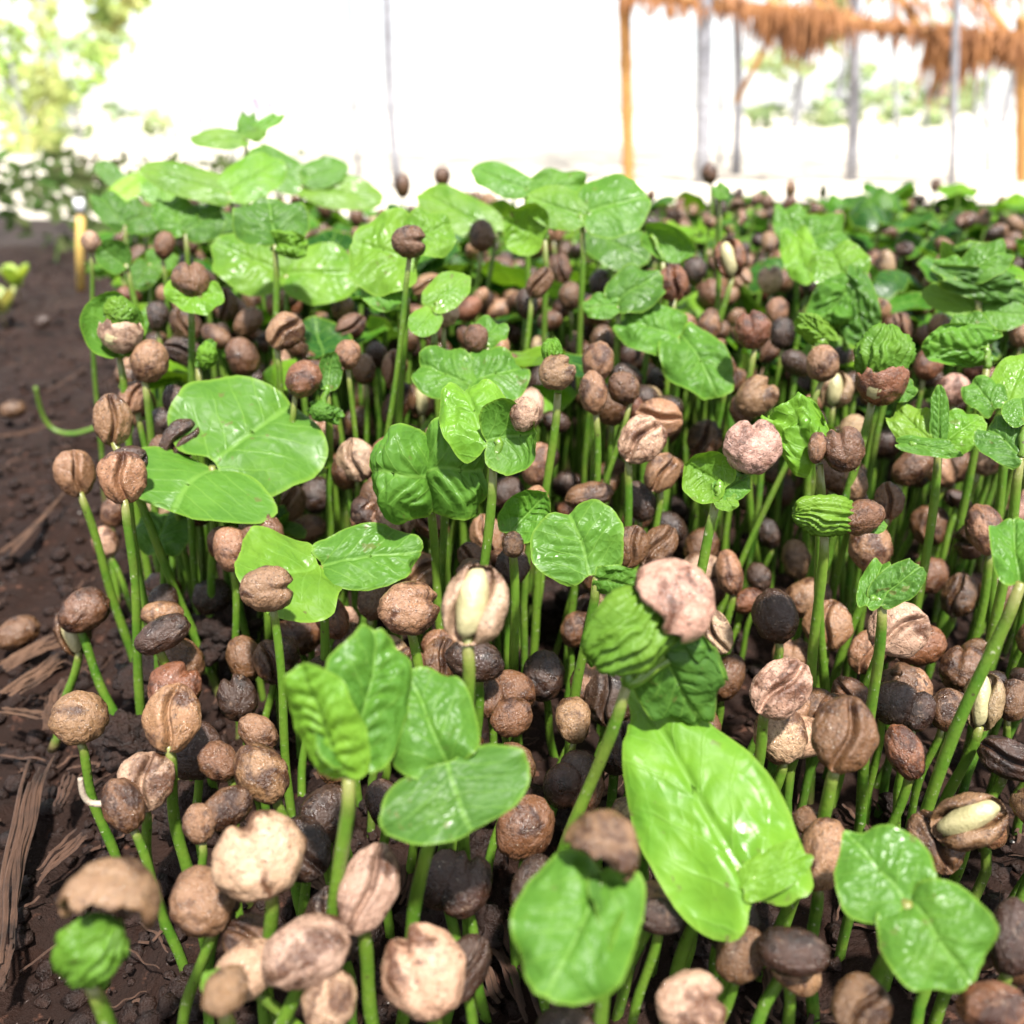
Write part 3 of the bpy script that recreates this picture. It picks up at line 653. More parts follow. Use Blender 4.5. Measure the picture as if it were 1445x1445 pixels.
# leafy seedlings: label, height of the leaf joint, stem top px, stem point px, leaves, seeds
# leaf: base, tip, width px, tip depth change (m), roll deg, style, tint, options
LF = [
 ('large seedling with a broad flat bright leaf over a drooping front leaf, left', .070, (299,658), (297,812),
   [((299,655),(412,566),218,.016,0,'flat','g',dict(u=.5,notch=.10,kc=.35,kb=.3,cr=.07,q=.5,ruf=.09)), ((300,657),(236,722),218,-.014,0,'droop','g',dict(u=.68,kc=.9,kb=.5,cr=.07,ruf=.07,tn=.04))], []),
 ('seedling with two thick crumpled glossy leaves like a brain, centre', .078, (603,690), (613,790),
   [((606,672),(506,664),140,.0,0,'crump','g',dict(cup=-1.0,kc=1.3,kb=.8,cr=.26,q=3.4,notch=.14,fold=.25)), ((600,664),(704,660),150,.0,0,'crump','g',dict(cup=-1.0,kc=1.3,kb=.8,cr=.26,q=3.4,notch=.12,fold=.3))], []),
 ('seedling with a curled bright leaf and a cupped one, behind the crumpled pair', .085, (696,658), (683,792),
   [((690,632),(655,545),104,.006,0,'wavy','l',dict(kc=1.4)), ((688,622),(765,608),106,-.004,0,'cupped','g',{})], [(740,585,50,40,10,'s','k')]),
 ('seedling with a pale leaf folded behind the tan mushroom-like seed', .062, (450,800), (457,950),
   [((449,797),(352,838),170,-.006,0,'wavy','w',dict(u=.7,kc=.6,notch=.1)), ((452,797),(590,782),84,.01,0,'wavy','g',{})], []),
 ('seedling with one round shiny heart leaf and a curled narrow one, centre', .068, (842,812), (822,958),
   [((832,812),(800,712),136,.004,0,'flat','g',dict(u=.0,tn=.09,q=1.8,cr=.12,kc=.5,ruf=.08)), ((838,815),(908,828),52,.0,30,'pleat','g',dict(q=1,kc=2.0))], []),
 ('seedling with a small upright leaf seen from behind, left of the heart leaf', .066, (722,765), (724,860),
   [((718,755),(772,692),64,.0,0,'cupped','g',dict(q=2.5))], [(724,768,38,32,0,'s','b')]),
 ('seedling with two wide wavy leaves spread flat behind the curled bright leaf', .085, (665,548), (663,640),
   [((667,548),(592,515),74,.006,0,'wavy','g',{}), ((660,545),(738,520),80,.006,0,'wavy','g',{})], []),
 ('seedling with two strongly rippled lime leaves, front left of centre', .068, (492,1100), (485,1220),
   [((492,1098),(425,938),96,-.004,-28,'pleat','l',dict(kc=1.9,fold=.15)), ((496,1085),(530,892),120,.006,24,'pleat','g',dict(kc=1.3,fold=.3))], []),
 ('seedling with a flat wing-shaped pair of dark green leaves, front centre', .066, (628,1085), (594,1296),
   [((632,1080),(575,950),128,.01,0,'wavy','g',dict(u=.2,kc=1.2,q=.9,cr=.15)), ((629,1076),(664,1172),218,-.008,0,'wavy','d',dict(u=.2,kc=1.0,kb=.5,q=1.2,cr=.12,pt=.04))], []),
 ('seedling with the brightest lime leaf, broad and pointed, lower right', .052, (1008,1215), (962,1380),
   [((1070,1272),(900,984),206,.0,0,'droop','l',dict(u=.25,pt=.20,notch=.10,kc=1.0,kb=.7,q=.9,cr=.12,ruf=.09,nf=7)), ((1050,1255),(1140,1200),60,.005,0,'wavy','l',dict(u=.2))], []),
 ('seedling with two round leaves side by side, bottom right corner', .052, (1281,1274), (1232,1400),
   [((1280,1274),(1200,1180),150,.004,0,'flat','g',dict(u=.3,pt=.1,q=.9,cr=.12,ruf=.1)), ((1282,1270),(1366,1385),160,-.004,0,'wavy','g',dict(u=.2,q=1.1,kc=.7,cr=.16))], []),
 ('seedling with a pale folded leaf hanging from a brown seed cap, bottom centre', .058, (848,1290), (840,1440),
   [((850,1225),(775,1408),170,-.002,0,'wavy','g',dict(kc=1.0,q=.5)), ((838,1232),(800,1395),120,-.006,10,'flat','w',dict(kc=-.3,q=.9,cr=.08,kb=.3,pt=.1)), ((850,1240),(878,1320),60,.004,-40,'wavy','d',{})],
   [(850,1196,104,104,-160,'c','t')]),
 ('seedling wearing a torn pink seed cap over pale crinkled leaves, right of centre', .070, (884,968), (848,1070),
   [((925,905),(985,1012),118,.006,10,'wavy','d',dict(u=0,kc=1.3)), ((960,900),(1005,960),70,.006,20,'crump','d',{}), ((875,890),(835,925),50,-.002,0,'wavy','l',dict(u=0))],
   [(950,848,118,118,-128,'c','k')]),
 ('seedling with a pale seed cap over a crumpled pale green bud, bottom left corner', .050, (126,1385), (143,1445),
   [((150,1330),(135,1390),50,.003,30,'crump','g',{})], [(158,1272,118,128,-158,'c','t')]),
 ('seedling with a speckled pink seed and a small pale leaf to its left', .083, (1012,702), (987,788),
   [((1024,688),(964,652),74,.002,0,'cupped','w',{}), ((1015,700),(1052,672),44,.0,0,'wavy','g',{}), ((1016,698),(1035,720),30,-.002,0,'wavy','w',{})],
   [(1062,630,80,74,5,'l','k')]),
 ('seedling with a folded bright leaf and a wet brown broken seed, right', .083, (1156,655), (1163,820),
   [((1152,652),(1108,575),96,.004,0,'crump','l',dict(q=1.0))], [(1190,634,66,56,-10,'l','b'), (1153,632,46,26,8,'s','t')]),
 ('seedling with a frizzy pale leaf bursting from a cup-like brown seed, right', .088, (1232,560), (1208,650),
   [((1255,545),(1290,560),34,.004,0,'wavy','g',{})], [(1244,536,74,66,-4,'c','r')]),
 ('seedling with a ribbed leaf rolled sideways out of a dark wet seed, right', .075, (1163,750), (1160,830),
   [((1215,735),(1250,745),26,.004,0,'wavy','g',{})], [(1216,730,62,48,70,'s','b')]),
 ('seedling with a shiny folded leaf cut by the right edge', .080, (1441,822), (1392,945),
   [((1440,822),(1428,738),76,.0,0,'wavy','g',dict(fold=.5))], []),
 ('wilted seedling with a narrow upright leaf and limp pale ones, right', .080, (1325,632), (1315,700),
   [((1322,632),(1262,578),56,.0,0,'wavy','w',{}), ((1328,630),(1382,590),60,.004,0,'wavy','l',{}), ((1325,632),(1326,545),28,.0,0,'pleat','g',{}), ((1270,625),(1355,640),26,-.004,0,'wavy','g',{})], []),
 ('seedling with a level pair of pale silvery leaves, upper left', .098, (404,388), (402,470),
   [((404,388),(303,345),92,.01,0,'flat','w',dict(q=1.2,ruf=.09)), ((404,386),(508,388),86,-.002,0,'flat','w',dict(q=1.0))], []),
 ('seedling with two textured leaves hanging like wings, upper right of centre', .088, (955,475), (942,570),
   [((958,474),(872,455),68,.002,0,'wavy','g',dict(q=2.0)), ((958,470),(1014,562),84,-.006,0,'wavy','g',dict(q=1.6))], []),
 ('seedling with a rounded leaf cupping a torn cream seed, left edge of the bed', .090, (168,502), (176,572),
   [((170,505),(148,410),86,.004,0,'cupped','g',dict(q=.8)), ((185,500),(200,440),30,.002,0,'wavy','g',{})], [(170,470,58,56,0,'c','k')]),
 ('seedling with a wide pale hanging leaf behind the tall round brown seed', .105, (575,400), (573,470),
   [((588,372),(498,345),112,.0,0,'wavy','w',dict(kc=.8)), ((578,345),(636,318),66,.01,0,'wavy','w',{}), ((560,395),(520,430),66,.0,0,'wavy','g',{})], []),
 ('seedling with a small cup-shaped lime leaf on a tall yellowish stem, upper centre', .112, (769,338), (770,485),
   [((768,335),(708,310),74,.0,0,'cupped','l',{}), ((765,318),(790,282),50,.004,0,'wavy','g',{})], []),
 ('seedling with a spread pair of soft leaves on twin stems, top centre', .116, (822,320), (822,400),
   [((824,306),(745,280),62,.0,0,'flat','w',{}), ((824,300),(914,278),84,.0,0,'flat','g',dict(kc=.9))], []),
 ('seedling with a single slanting leaf dotted with water, top centre left', .108, (700,330), (690,400), [((700,328),(592,272),62,.004,0,'flat','w',{})], []),
 ('seedling with two flat leaves against the white sky, top centre', .125, (742,268), (742,330),
   [((745,268),(666,238),44,.0,0,'flat','g',{}), ((745,266),(832,262),40,.0,0,'wavy','g',{})], []),
 ('seedling with one leaf seen edge-on and one broad lime leaf, top left', .122, (322,272), (334,325),
   [((323,272),(200,238),44,-.004,0,'flat','w',dict(kc=.8)), ((322,272),(398,228),64,.004,0,'flat','l',{})], []),
 ('tallest seedling, slim leaves opening above all others, top left', .140, (346,192), (346,218),
   [((348,196),(270,198),30,.0,0,'flat','w',{}), ((346,190),(400,164),18,.0,0,'wavy','l',{}), ((345,192),(352,162),26,.004,0,'wavy','g',{}), ((348,190),(376,190),20,-.004,0,'wavy','w',{})], []),
 ('seedling with blue-green leaves held flat, top left', .120, (425,262), (428,320),
   [((425,262),(350,212),54,.004,0,'flat','g',{}), ((425,262),(540,282),50,.0,0,'flat','w',{}), ((430,252),(490,234),44,.01,0,'flat','g',{})], []),
 ('seedling with a dark broad leaf hanging down, upper left', .112, (388,345), (390,400),
   [((390,348),(378,282),96,.004,0,'wavy','d',{}), ((385,340),(432,350),44,-.004,0,'crump','w',{})], []),
 ('seedling with a yellowing leaf at the far left end of the bed', .118, (215,255), (215,330),
   [((212,246),(145,290),34,-.004,0,'flat','y',{}), ((228,250),(228,292),58,-.004,0,'flat','l',{}), ((172,262),(138,228),30,.0,0,'flat','d',{})], []),
 ('seedling with a dark cupped leaf beside a tan seed, far left', .102, (178,372), (188,430), [((182,378),(138,345),46,.0,0,'cupped','d',{})], []),
 ('seedling with a lumpy brown seed wrapped in a lime leaf, upper left', .102, (268,420), (270,470),
   [((292,400),(258,438),72,.0,0,'wavy','l',dict(cup=.4))], [(270,395,52,48,0,'l','b')]),
 ('seedling with three big overlapping puckered leaves, upper right', .098, (1192,405), (1195,520),
   [((1196,395),(1158,465),74,-.004,0,'crump','g',dict(kb=.6)), ((1192,388),(1226,492),74,-.006,0,'crump','d',dict(kb=.6)), ((1195,402),(1170,350),80,.004,0,'wavy','w',{})], []),
 ('seedling with bright leaves twisted upward, top right', .105, (1125,345), (1125,410),
   [((1122,345),(1194,325),56,.0,0,'wavy','g',{}), ((1125,342),(1108,292),50,.004,0,'wavy','g',{}), ((1118,325),(1140,400),50,-.004,0,'wavy','l',{})], []),
 ('seedling with long narrow pale leaf pair behind a slit seed, right', .094, (1385,442), (1380,500),
   [((1385,442),(1302,408),44,.002,0,'flat','w',{}), ((1382,440),(1450,446),50,.0,0,'flat','g',{})], []),
 ('seedling with a thick rippled dark leaf at the right, third from the far edge', .099, (1380,418), (1380,470),
   [((1336,392),(1436,412),56,.0,0,'crump','d',{}), ((1362,388),(1424,352),50,.006,0,'wavy','g',{}), ((1365,385),(1318,378),34,.0,0,'wavy','g',{})], []),
 ('seedling with a broad dull leaf lying between brown seeds, upper middle', .096, (872,432), (872,500),
   [((868,428),(930,390),62,.0,0,'wavy','d',{}), ((872,430),(824,438),32,.0,0,'wavy','g',{})], []),
 ('seedling with a puckered glossy leaf draped over a brown seed, right', .090, (1392,520), (1380,590),
   [((1400,492),(1302,484),70,.0,0,'crump','g',dict(kb=.5)), ((1395,480),(1345,452),46,.004,0,'wavy','g',{})], []),
 ('seedling with small dark folded leaf beside the reddish tan seed, left', .085, (460,545), (462,600), [((462,550),(470,492),34,.0,0,'cupped','d',{}), ((440,575),(482,590),30,.0,0,'crump','g',{})], []),
 ('seedling with a leaf pressed against a brown seed, upper middle', .093, (688,490), (685,540), [((676,486),(706,455),46,.0,0,'wavy','g',{})], [(672,478,42,36,0,'s','b')]),
 ('seedling with bright leaves half hidden by a pale pink seed', .098, (612,450), (612,520), [((608,432),(658,388),52,.0,0,'flat','l',{}), ((612,440),(585,472),44,.0,0,'flat','l',{})], []),
 ('seedling with a boat-shaped leaf above the reddish slit seed, upper right', .105, (935,370), (938,440), [((910,328),(984,362),48,.0,0,'cupped','g',{})], []),
 ('seedling with a dark soft leaf behind twin stems, upper middle', .104, (860,345), (858,420), [((838,330),(915,368),70,.0,0,'flat','d',{})], []),
 ('seedling with a dark ribbed leaf hanging over wet seeds, right', .066, (1245,850), (1240,900), [((1236,848),(1300,798),56,.0,0,'pleat','d',{}), ((1222,856),(1246,792),40,.0,0,'wavy','g',{})], []),
 ('seedling with plain green leaves cut by the right edge, halfway up', .084, (1440,645), (1430,700), [((1442,650),(1388,600),64,.0,0,'wavy','d',{}), ((1445,600),(1440,560),60,.0,0,'flat','g',{})], []),
 ('seedling with a pale green leaf at the right edge below the draped one', .088, (1420,570), (1415,640), [((1405,580),(1372,540),54,.0,0,'wavy','g',{}), ((1420,570),(1450,500),70,.0,0,'flat','l',{})], []),
 ('seedling with a dark leaf low behind the drooping front leaf, left', .045, (228,775), (232,830), [((222,780),(238,722),74,.0,0,'wavy','d',{})], []),
 ('seedling with a tiny leaf poking from a bent kidney seed, centre', .090, (787,555), (776,680), [((778,505),(780,478),26,.0,0,'pleat','l',{})], [(786,525,54,46,60,'l','t')]),
 ('seedling with a leaf scrap beside a pale seed under the big oval one', .045, (312,1420), (318,1445), [((305,1405),(296,1370),34,.0,0,'wavy','w',{})], [(318,1398,70,58,40,'s','t')]),
 ('seedling with a greenish seed-shaped leaf left of the overlapping leaves, upper right', .092, (1150,488), (1148,540), [((1172,482),(1128,448),42,.0,0,'crump','w',{})], []),
 ('small seedling opening leaves against the sky, top right of centre', .124, (1015,275), (1016,310), [((1012,262),(1022,282),22,.0,0,'wavy','g',{})], []),
 ('seedling with two dark green leaves at the back left corner of the bed', .108, (176,318), (178,400),
   [((176,318),(140,275),44,.004,0,'wavy','d',{}), ((176,318),(222,300),50,.0,0,'wavy','d',{})], []),
 ('seedling with mid green leaves under the edge-on leaf, top left', .108, (262,330), (264,400),
   [((262,330),(232,282),56,.006,0,'wavy','g',{}), ((262,330),(312,300),54,.0,0,'wavy','d',{})], []),
 ('seedling with hanging dark leaves between brown seeds, left back', .098, (212,372), (214,450),
   [((212,372),(190,408),40,.0,0,'wavy','d',{}), ((212,372),(248,362),38,.004,0,'wavy','g',{})], []),
 ('seedling with grey green leaves left of the level silvery pair', .104, (345,312), (346,380),
   [((345,312),(312,330),40,.0,0,'wavy','d',{}), ((345,312),(372,300),36,.004,0,'wavy','g',{})], []),
 ('seedling with a green leaf beside dark seeds, left of the light tan grooved one', .085, (280,520), (282,570), [((282,520),(300,480),26,.0,0,'pleat','g',{})], []),
]
# ------------------------------------------------------------------ setting: ground
HEAD = []
def bed_left(y): return -.022 - .40 * y      # the bed's left edge
def in_bed(x, y):
    return .02 < y < .66 + .03 * math.sin(x * 7) and x > bed_left(y) and x < 1.1
def gh(x, y):
    v = Vector((x, y, 0)); a = 0
    d = math.hypot(x, y - .2)
    if d < 1.6:
        k = max(0, 1 - d / 1.6)
        a += .005 * noise.noise(v * 9) + .0038 * noise.noise(v * 31) + .0042 * noise.noise(v * 83) * k + .0042 * abs(noise.noise(v * 170)) * k + .0022 * noise.noise(v * 390) * k
    e = x - bed_left(y)
    if 0 < y < 1.5: a += .006 / (1 + math.exp(-e / .006)) - .005
    return a
def ground():
    n = 400; V, F = [], []
    def wrp(t, k): return math.sinh(t * k) / math.sinh(k)
    xs = [wrp(-1 + 2 * i / n, 9.6) * 180 - .02 for i in range(n + 1)]
    ys = [wrp(-1 + 2 * i / n, 9.6) * 180 + .22 for i in range(n + 1)]
    for y in ys:
        for x in xs: V.append((x, y, gh(x, y) if abs(x) < 2 and abs(y) < 2.2 else 0))
    for j in range(n):
        for i in range(n):
            a = j * (n + 1) + i; F.append((a, a + 1, a + n + 2, a + n + 1))
    o = link('ground', mesh_from('ground', V, F, M_SOIL)); tag(o, kind='structure')
    # blown-out sunlight put into the pale colour of the path sheet behind the bed
    V = []; F = []; nx, ny = 40, 40
    for j in range(ny + 1):
        for i in range(nx + 1):
            x = (-1 + 2 * i / nx) ** 3 * 440; t = j / ny; y0 = 1.45 + .12 * math.sin(x * 1.7) + .08 * math.sin(x * 4.1); y = y0 + (450 - y0) * t ** 5
            V.append((x, y, .006))
    for j in range(ny):
        for i in range(nx):
            a = j * (nx + 1) + i; F.append((a, a + 1, a + nx + 2, a + nx + 1))
    o = link('glare_ground', mesh_from('glare_ground', V, F, M_GLARE_GROUND)); tag(o, kind='structure')
ground()

# ------------------------------------------------------------------ build the catalogued seedlings
NAMEROOT_S, NAMEROOT_L = 'coffee_seedling', 'leafy_coffee_seedling'
def clamp_depth(px, py, d, lo=.022, hi=.118):
    r = ray(px, py)
    h = CAMH + r.z * d
    if h < lo: d = (lo - CAMH) / r.z
    elif h > hi and r.z < -.02: d = (hi - CAMH) / r.z
    return d
AUTO = []          # roots whose label is worked out from their neighbours afterwards
for (px, py, L, Wd, ang, kind, tint, pt, lab) in SD:
    lo = .030 if py > 560 else .045
    if py < 560: d = depth_at_height(px, py, .115 - .00010 * max(0, py - 260) - (0 if pt else .012))
    else: d = F_PX * .0125 / L
    d += {(377, 831): -.040, (577, 341): -.088, (173, 674): -.01}.get((px, py), 0)
    d = clamp_depth(px, py, d, lo, .130 if (px, py) == (577, 341) else .122 if py < 420 else .098)
    if py > 960: d = min(d, depth_at_height(px, py, .040))
    root = new_root(NAMEROOT_S, lab, 'seedling', GROUP_S)
    c = unp(px, py, d)
    ln = L * d / F_PX
    # the stem joins the lowest end of the seed
    q, sc = seed_matrix(c, ln, Wd / L, R_(ang), 0, 0)
    zax = q @ Vector((0, 0, 1)); low = min((c + zax * (s_ * ln * .5) for s_ in (-1, 1)), key=lambda p: p.z)
    hx = min(1, abs(zax.z) * 1.2)
    join = low.lerp(c + Vector((0, 0, -ln * .36 * Wd / L)), 1 - hx)
    join = join.lerp(c, .18)
    rad = min(.00118, max(.0008, ln * .09))
    stem_to(root, join, pt, rad)
    add_seed(root, px, py, L, Wd, ang, kind, tint, d)
    HEAD.append((root, px, py, L, tint, kind))
    if not lab: AUTO.append((root, px, py, tint, kind))
LAND = []
BUD = {'bottom left corner': [(160,1300,98,1380,86,7,'w')], 'torn pink seed cap': [(940,850,838,935,104,8,'w')], 'frizzy pale leaf': [(1240,540,1252,460,70,8,'w')],
       'rolled sideways': [(1212,730,1122,724,56,9,'w')], 'torn cream seed': [(172,470,168,418,44,0,'w')], 'tiny leaf poking': [(780,512,777,480,28,7,'l')],
       'beside dark seeds, left': [(288,520,296,482,26,0,'l')], 'reddish tan seed, left': [(438,578,470,584,28,0,'g')]}
for (lab, h, top, pt, leaves, seeds) in LF:
    root = new_root(NAMEROOT_L, lab, 'seedling', GROUP_L)
    d = depth_at_height(top[0], top[1], h) if h < .135 else .36
    d = max(.10, min(d, .62))
    if top[1] < 300: d = min(d, .46)
    T0 = unp(top[0], top[1], d + (.009 if 'like a brain' in lab else .005 if 'brightest lime' in lab else 0))
    rad = .0011 if d < .3 else .0010
    stem_to(root, T0, pt, rad)
    for k, (b, t, W, dd, roll, sty, tint, op) in enumerate(leaves):
        B = unp(b[0], b[1], d); 
        if k == 0: LAND.append((lab, (b[0] + t[0]) / 2, (b[1] + t[1]) / 2, root))
        u = op.get('u', .45 if sty in ('flat', 'wavy', 'droop') else .0)
        T = unp(t[0], t[1], d + dd); view = (CC - B).normalized()
        if u > 0:      # the blade lies in a plane tilted from facing the viewer towards lying level
            nn = view.lerp(Vector((0, 0, 1)), u).normalized(); rt = ray(t[0], t[1]); dn = rt.dot(nn)
            if abs(dn) > .05:
                dT = (B - CC).dot(nn) / dn; dT = max(d - .03, min(d + .03, dT)); T = unp(t[0], t[1], dT)
        a = (T - B).normalized(); view = (CC - (B + T) / 2).normalized()
        if u > 0: s0 = a.cross(nn).normalized()
        else: s0 = a.cross(view).normalized()
        s0 = Quaternion(a, R_(roll)) @ s0
        # leaf normal = side x axis must look at the camera
        if s0.cross(a).dot(view) < 0: s0 = -s0
        mid = (B + T) / 2; e = .004; xa, ya, _ = proj(mid - s0 * e); xb, yb, _ = proj(mid + s0 * e)
        Wm = W / max(1e-6, math.hypot(xb - xa, yb - ya)) * 2 * e
        Wm = min(Wm, 1.6 * max((T - B).length, W * d / F_PX * .7)) * (1.02 if abs(op.get('kc', STY[sty]['kc'])) < .8 else 1.12)
        o3 = root.location
        V, F, UV, E = leaf_geo(B - o3, T - o3, Wm, s0, sty, random.uniform(0, 9), over=op)
        me = leaf_mesh_from(V, F, UV, E, M_LEAF); o = link('leaf', me, root); o.color = jit(T_LEAF[tint], .08)
        HERO_DISC.append(((b[0] + t[0]) / 2, (b[1] + t[1]) / 2, min(W, math.hypot(t[0] - b[0], t[1] - b[1])) * .5, d))
        HERO_DISC.append((b[0], b[1], 10, d))
        # a short leaf stalk joins the stem top to each leaf base
        if (B - T0).length > .002 and 'like a brain' not in lab:
            P = stem_path(T0 - o3, B - o3 + a * .002, .0006, 6); Vs, Fs = tube(P, [rad * .8] * len(P), 8)
            link('leaf_stalk', mid_attr(mesh_from('leaf_stalk', Vs, Fs, M_STEM)), root)
    for key, bl in BUD.items():
        if key not in lab: continue
        for (x0, y0, x1, y1, wpx, ribs, tint) in bl:
            b0, b1 = unp(x0, y0, d - .002), unp(x1, y1, d - .003); dv = (b1 - b0); cb = (b0 + b1) / 2; nr = (CC - cb).normalized(); nr = (nr - dv.normalized() * nr.dot(dv.normalized())).normalized()
            V, F, UV, E = bud_geo(cb - root.location, dv.length / 2, wpx * .5 * d / F_PX, dv.normalized(), nr, x0 * .37, ribs)
            o = link('crumpled_leaf', leaf_mesh_from(V, F, UV, E, M_LEAF), root); o.color = jit(T_LEAF[tint], .05)
    for (sx, sy, L, Wd, ang, kind, tint) in seeds:
        add_seed(root, sx, sy, L, Wd, ang, kind, tint, d - .003)

# ------------------------------------------------------------------ filler seedlings
HD = np.array(HERO_DISC)
def hides_hero(pts):
    for p, rr in pts:
        x, y, d = proj(p)
        if d < .06: return True
        rp = rr * F_PX / d
        dx = HD[:, 0] - x; dy = HD[:, 1] - y
        if np.any((dx * dx + dy * dy < (HD[:, 2] * .72 + rp) ** 2) & (d < HD[:, 3] + .004)): return True
    return False
cells = {}
def free(x, y, r):
    cx, cy = int(x / .02), int(y / .02)
    for i in range(-1, 2):
        for j in range(-1, 2):
            for (a, b) in cells.get((cx + i, cy + j), ()):
                if (a - x) ** 2 + (b - y) ** 2 < r * r: return False
    return True
for o in [h[0] for h in HEAD]:
    x, y = o.location.x, o.location.y; cells.setdefault((int(x / .02), int(y / .02)), []).append((x, y))
fill = []
rng = random.Random(11)
for _ in range(90000):
    y = .075 + .65 * rng.random(); x = bed_left(y) + .004 + rng.random() * (.75 * y + .12 - bed_left(y))
    if not in_bed(x, y): continue
    r = .0080 if y < .5 else .0094
    if not free(x, y, r): continue
    e = x - bed_left(y)
    if y < .15 and rng.random() < .88: continue
    if y < .20 and rng.random() < .5: continue
    h = rng.gauss(.055 + .022 * min(1, y / .35), .011)
    if rng.random() < .12: h *= .6
    h = max(.022, min(.108, h))
    if y < .17: h = min(h, .034)
    hx = x + rng.gauss(.001, .004) + h * .06 * math.sin(x * 20 + y * 9); hy = y + rng.gauss(0, .004)
    top = Vector((hx, hy, h))
    if depth(top) < .085: continue
    b = Vector((x, y, 0))
    if y < .62 and hides_hero([(top, .006)] + [(b.lerp(top, k), .0012) for k in (.15, .35, .5, .65, .8)]): continue
    X, Y, D = proj(top)
    if X < -80 or X > 1530 or Y > 1540: continue
    cells.setdefault((int(x / .02), int(y / .02)), []).append((x, y))
    fill.append((D, b, top, X, Y))
fill.sort(key=lambda t: t[0])
# visible ones first: a head is in view when no nearer disc covers it
occ = [(a, b, c, d) for (a, b, c, d) in HERO_DISC]
vis, rest = [], []
oc = np.array(occ + [(0, 0, 0, 9)] * len(fill)); no = len(occ)
NCAP = 298 - COUNT['n']
for f in fill:
    D, b, top, X, Y = f
    m = oc[:no]; hid = np.any(((m[:, 0] - X) ** 2 + (m[:, 1] - Y) ** 2 < (m[:, 2] * .8) ** 2) & (m[:, 3] < D))
    if not hid and 0 < X < 1445 and 0 < Y < 1445 and len(vis) < NCAP:
        vis.append(f); oc[no] = (X, Y, .0055 * F_PX / D, D); no += 1
    else: rest.append(f)
TW = [('b', .40), ('d', .25), ('t', .22), ('r', .06), ('p', .04), ('y', .03)]
def pick(r):
    u = r.random()
    for k, v in TW:
        u -= v
        if u < 0: return k
    return 'b'
for (D, b, top, X, Y) in vis:
    root = new_root(NAMEROOT_S, None, 'seedling', GROUP_S); tint = pick(rng) if D > .17 else rng.choice('bbdd'); kind = rng.choices('gslo', (.38, .46, .16, 0))[0]
    L = .0108 * rng.uniform(.82, 1.12) * F_PX / D; Wd = L * rng.uniform(.68, .92); ang = rng.gauss(0, 40)
    ln = L * D / F_PX
    c = top
    q, sc = seed_matrix(c, ln, Wd / L, R_(ang), 0, 0)
    root.location = b
    j = c + Vector((0, 0, -ln * .30))
    P = stem_path(Vector((0, 0, -.004)), j - b, rng.uniform(-.0014, .0014)); n = len(P)
    Vs, Fs = tube(P, [.00098 * (1.1 - .25 * i / n) for i in range(n)], 8); link('stem', along(mesh_from('stem', Vs, Fs, M_STEM), 8, len(P)), root)
    add_seed(root, X, Y, L, Wd, ang, kind, tint, D)
    AUTO.append((root, X, Y, tint, kind))

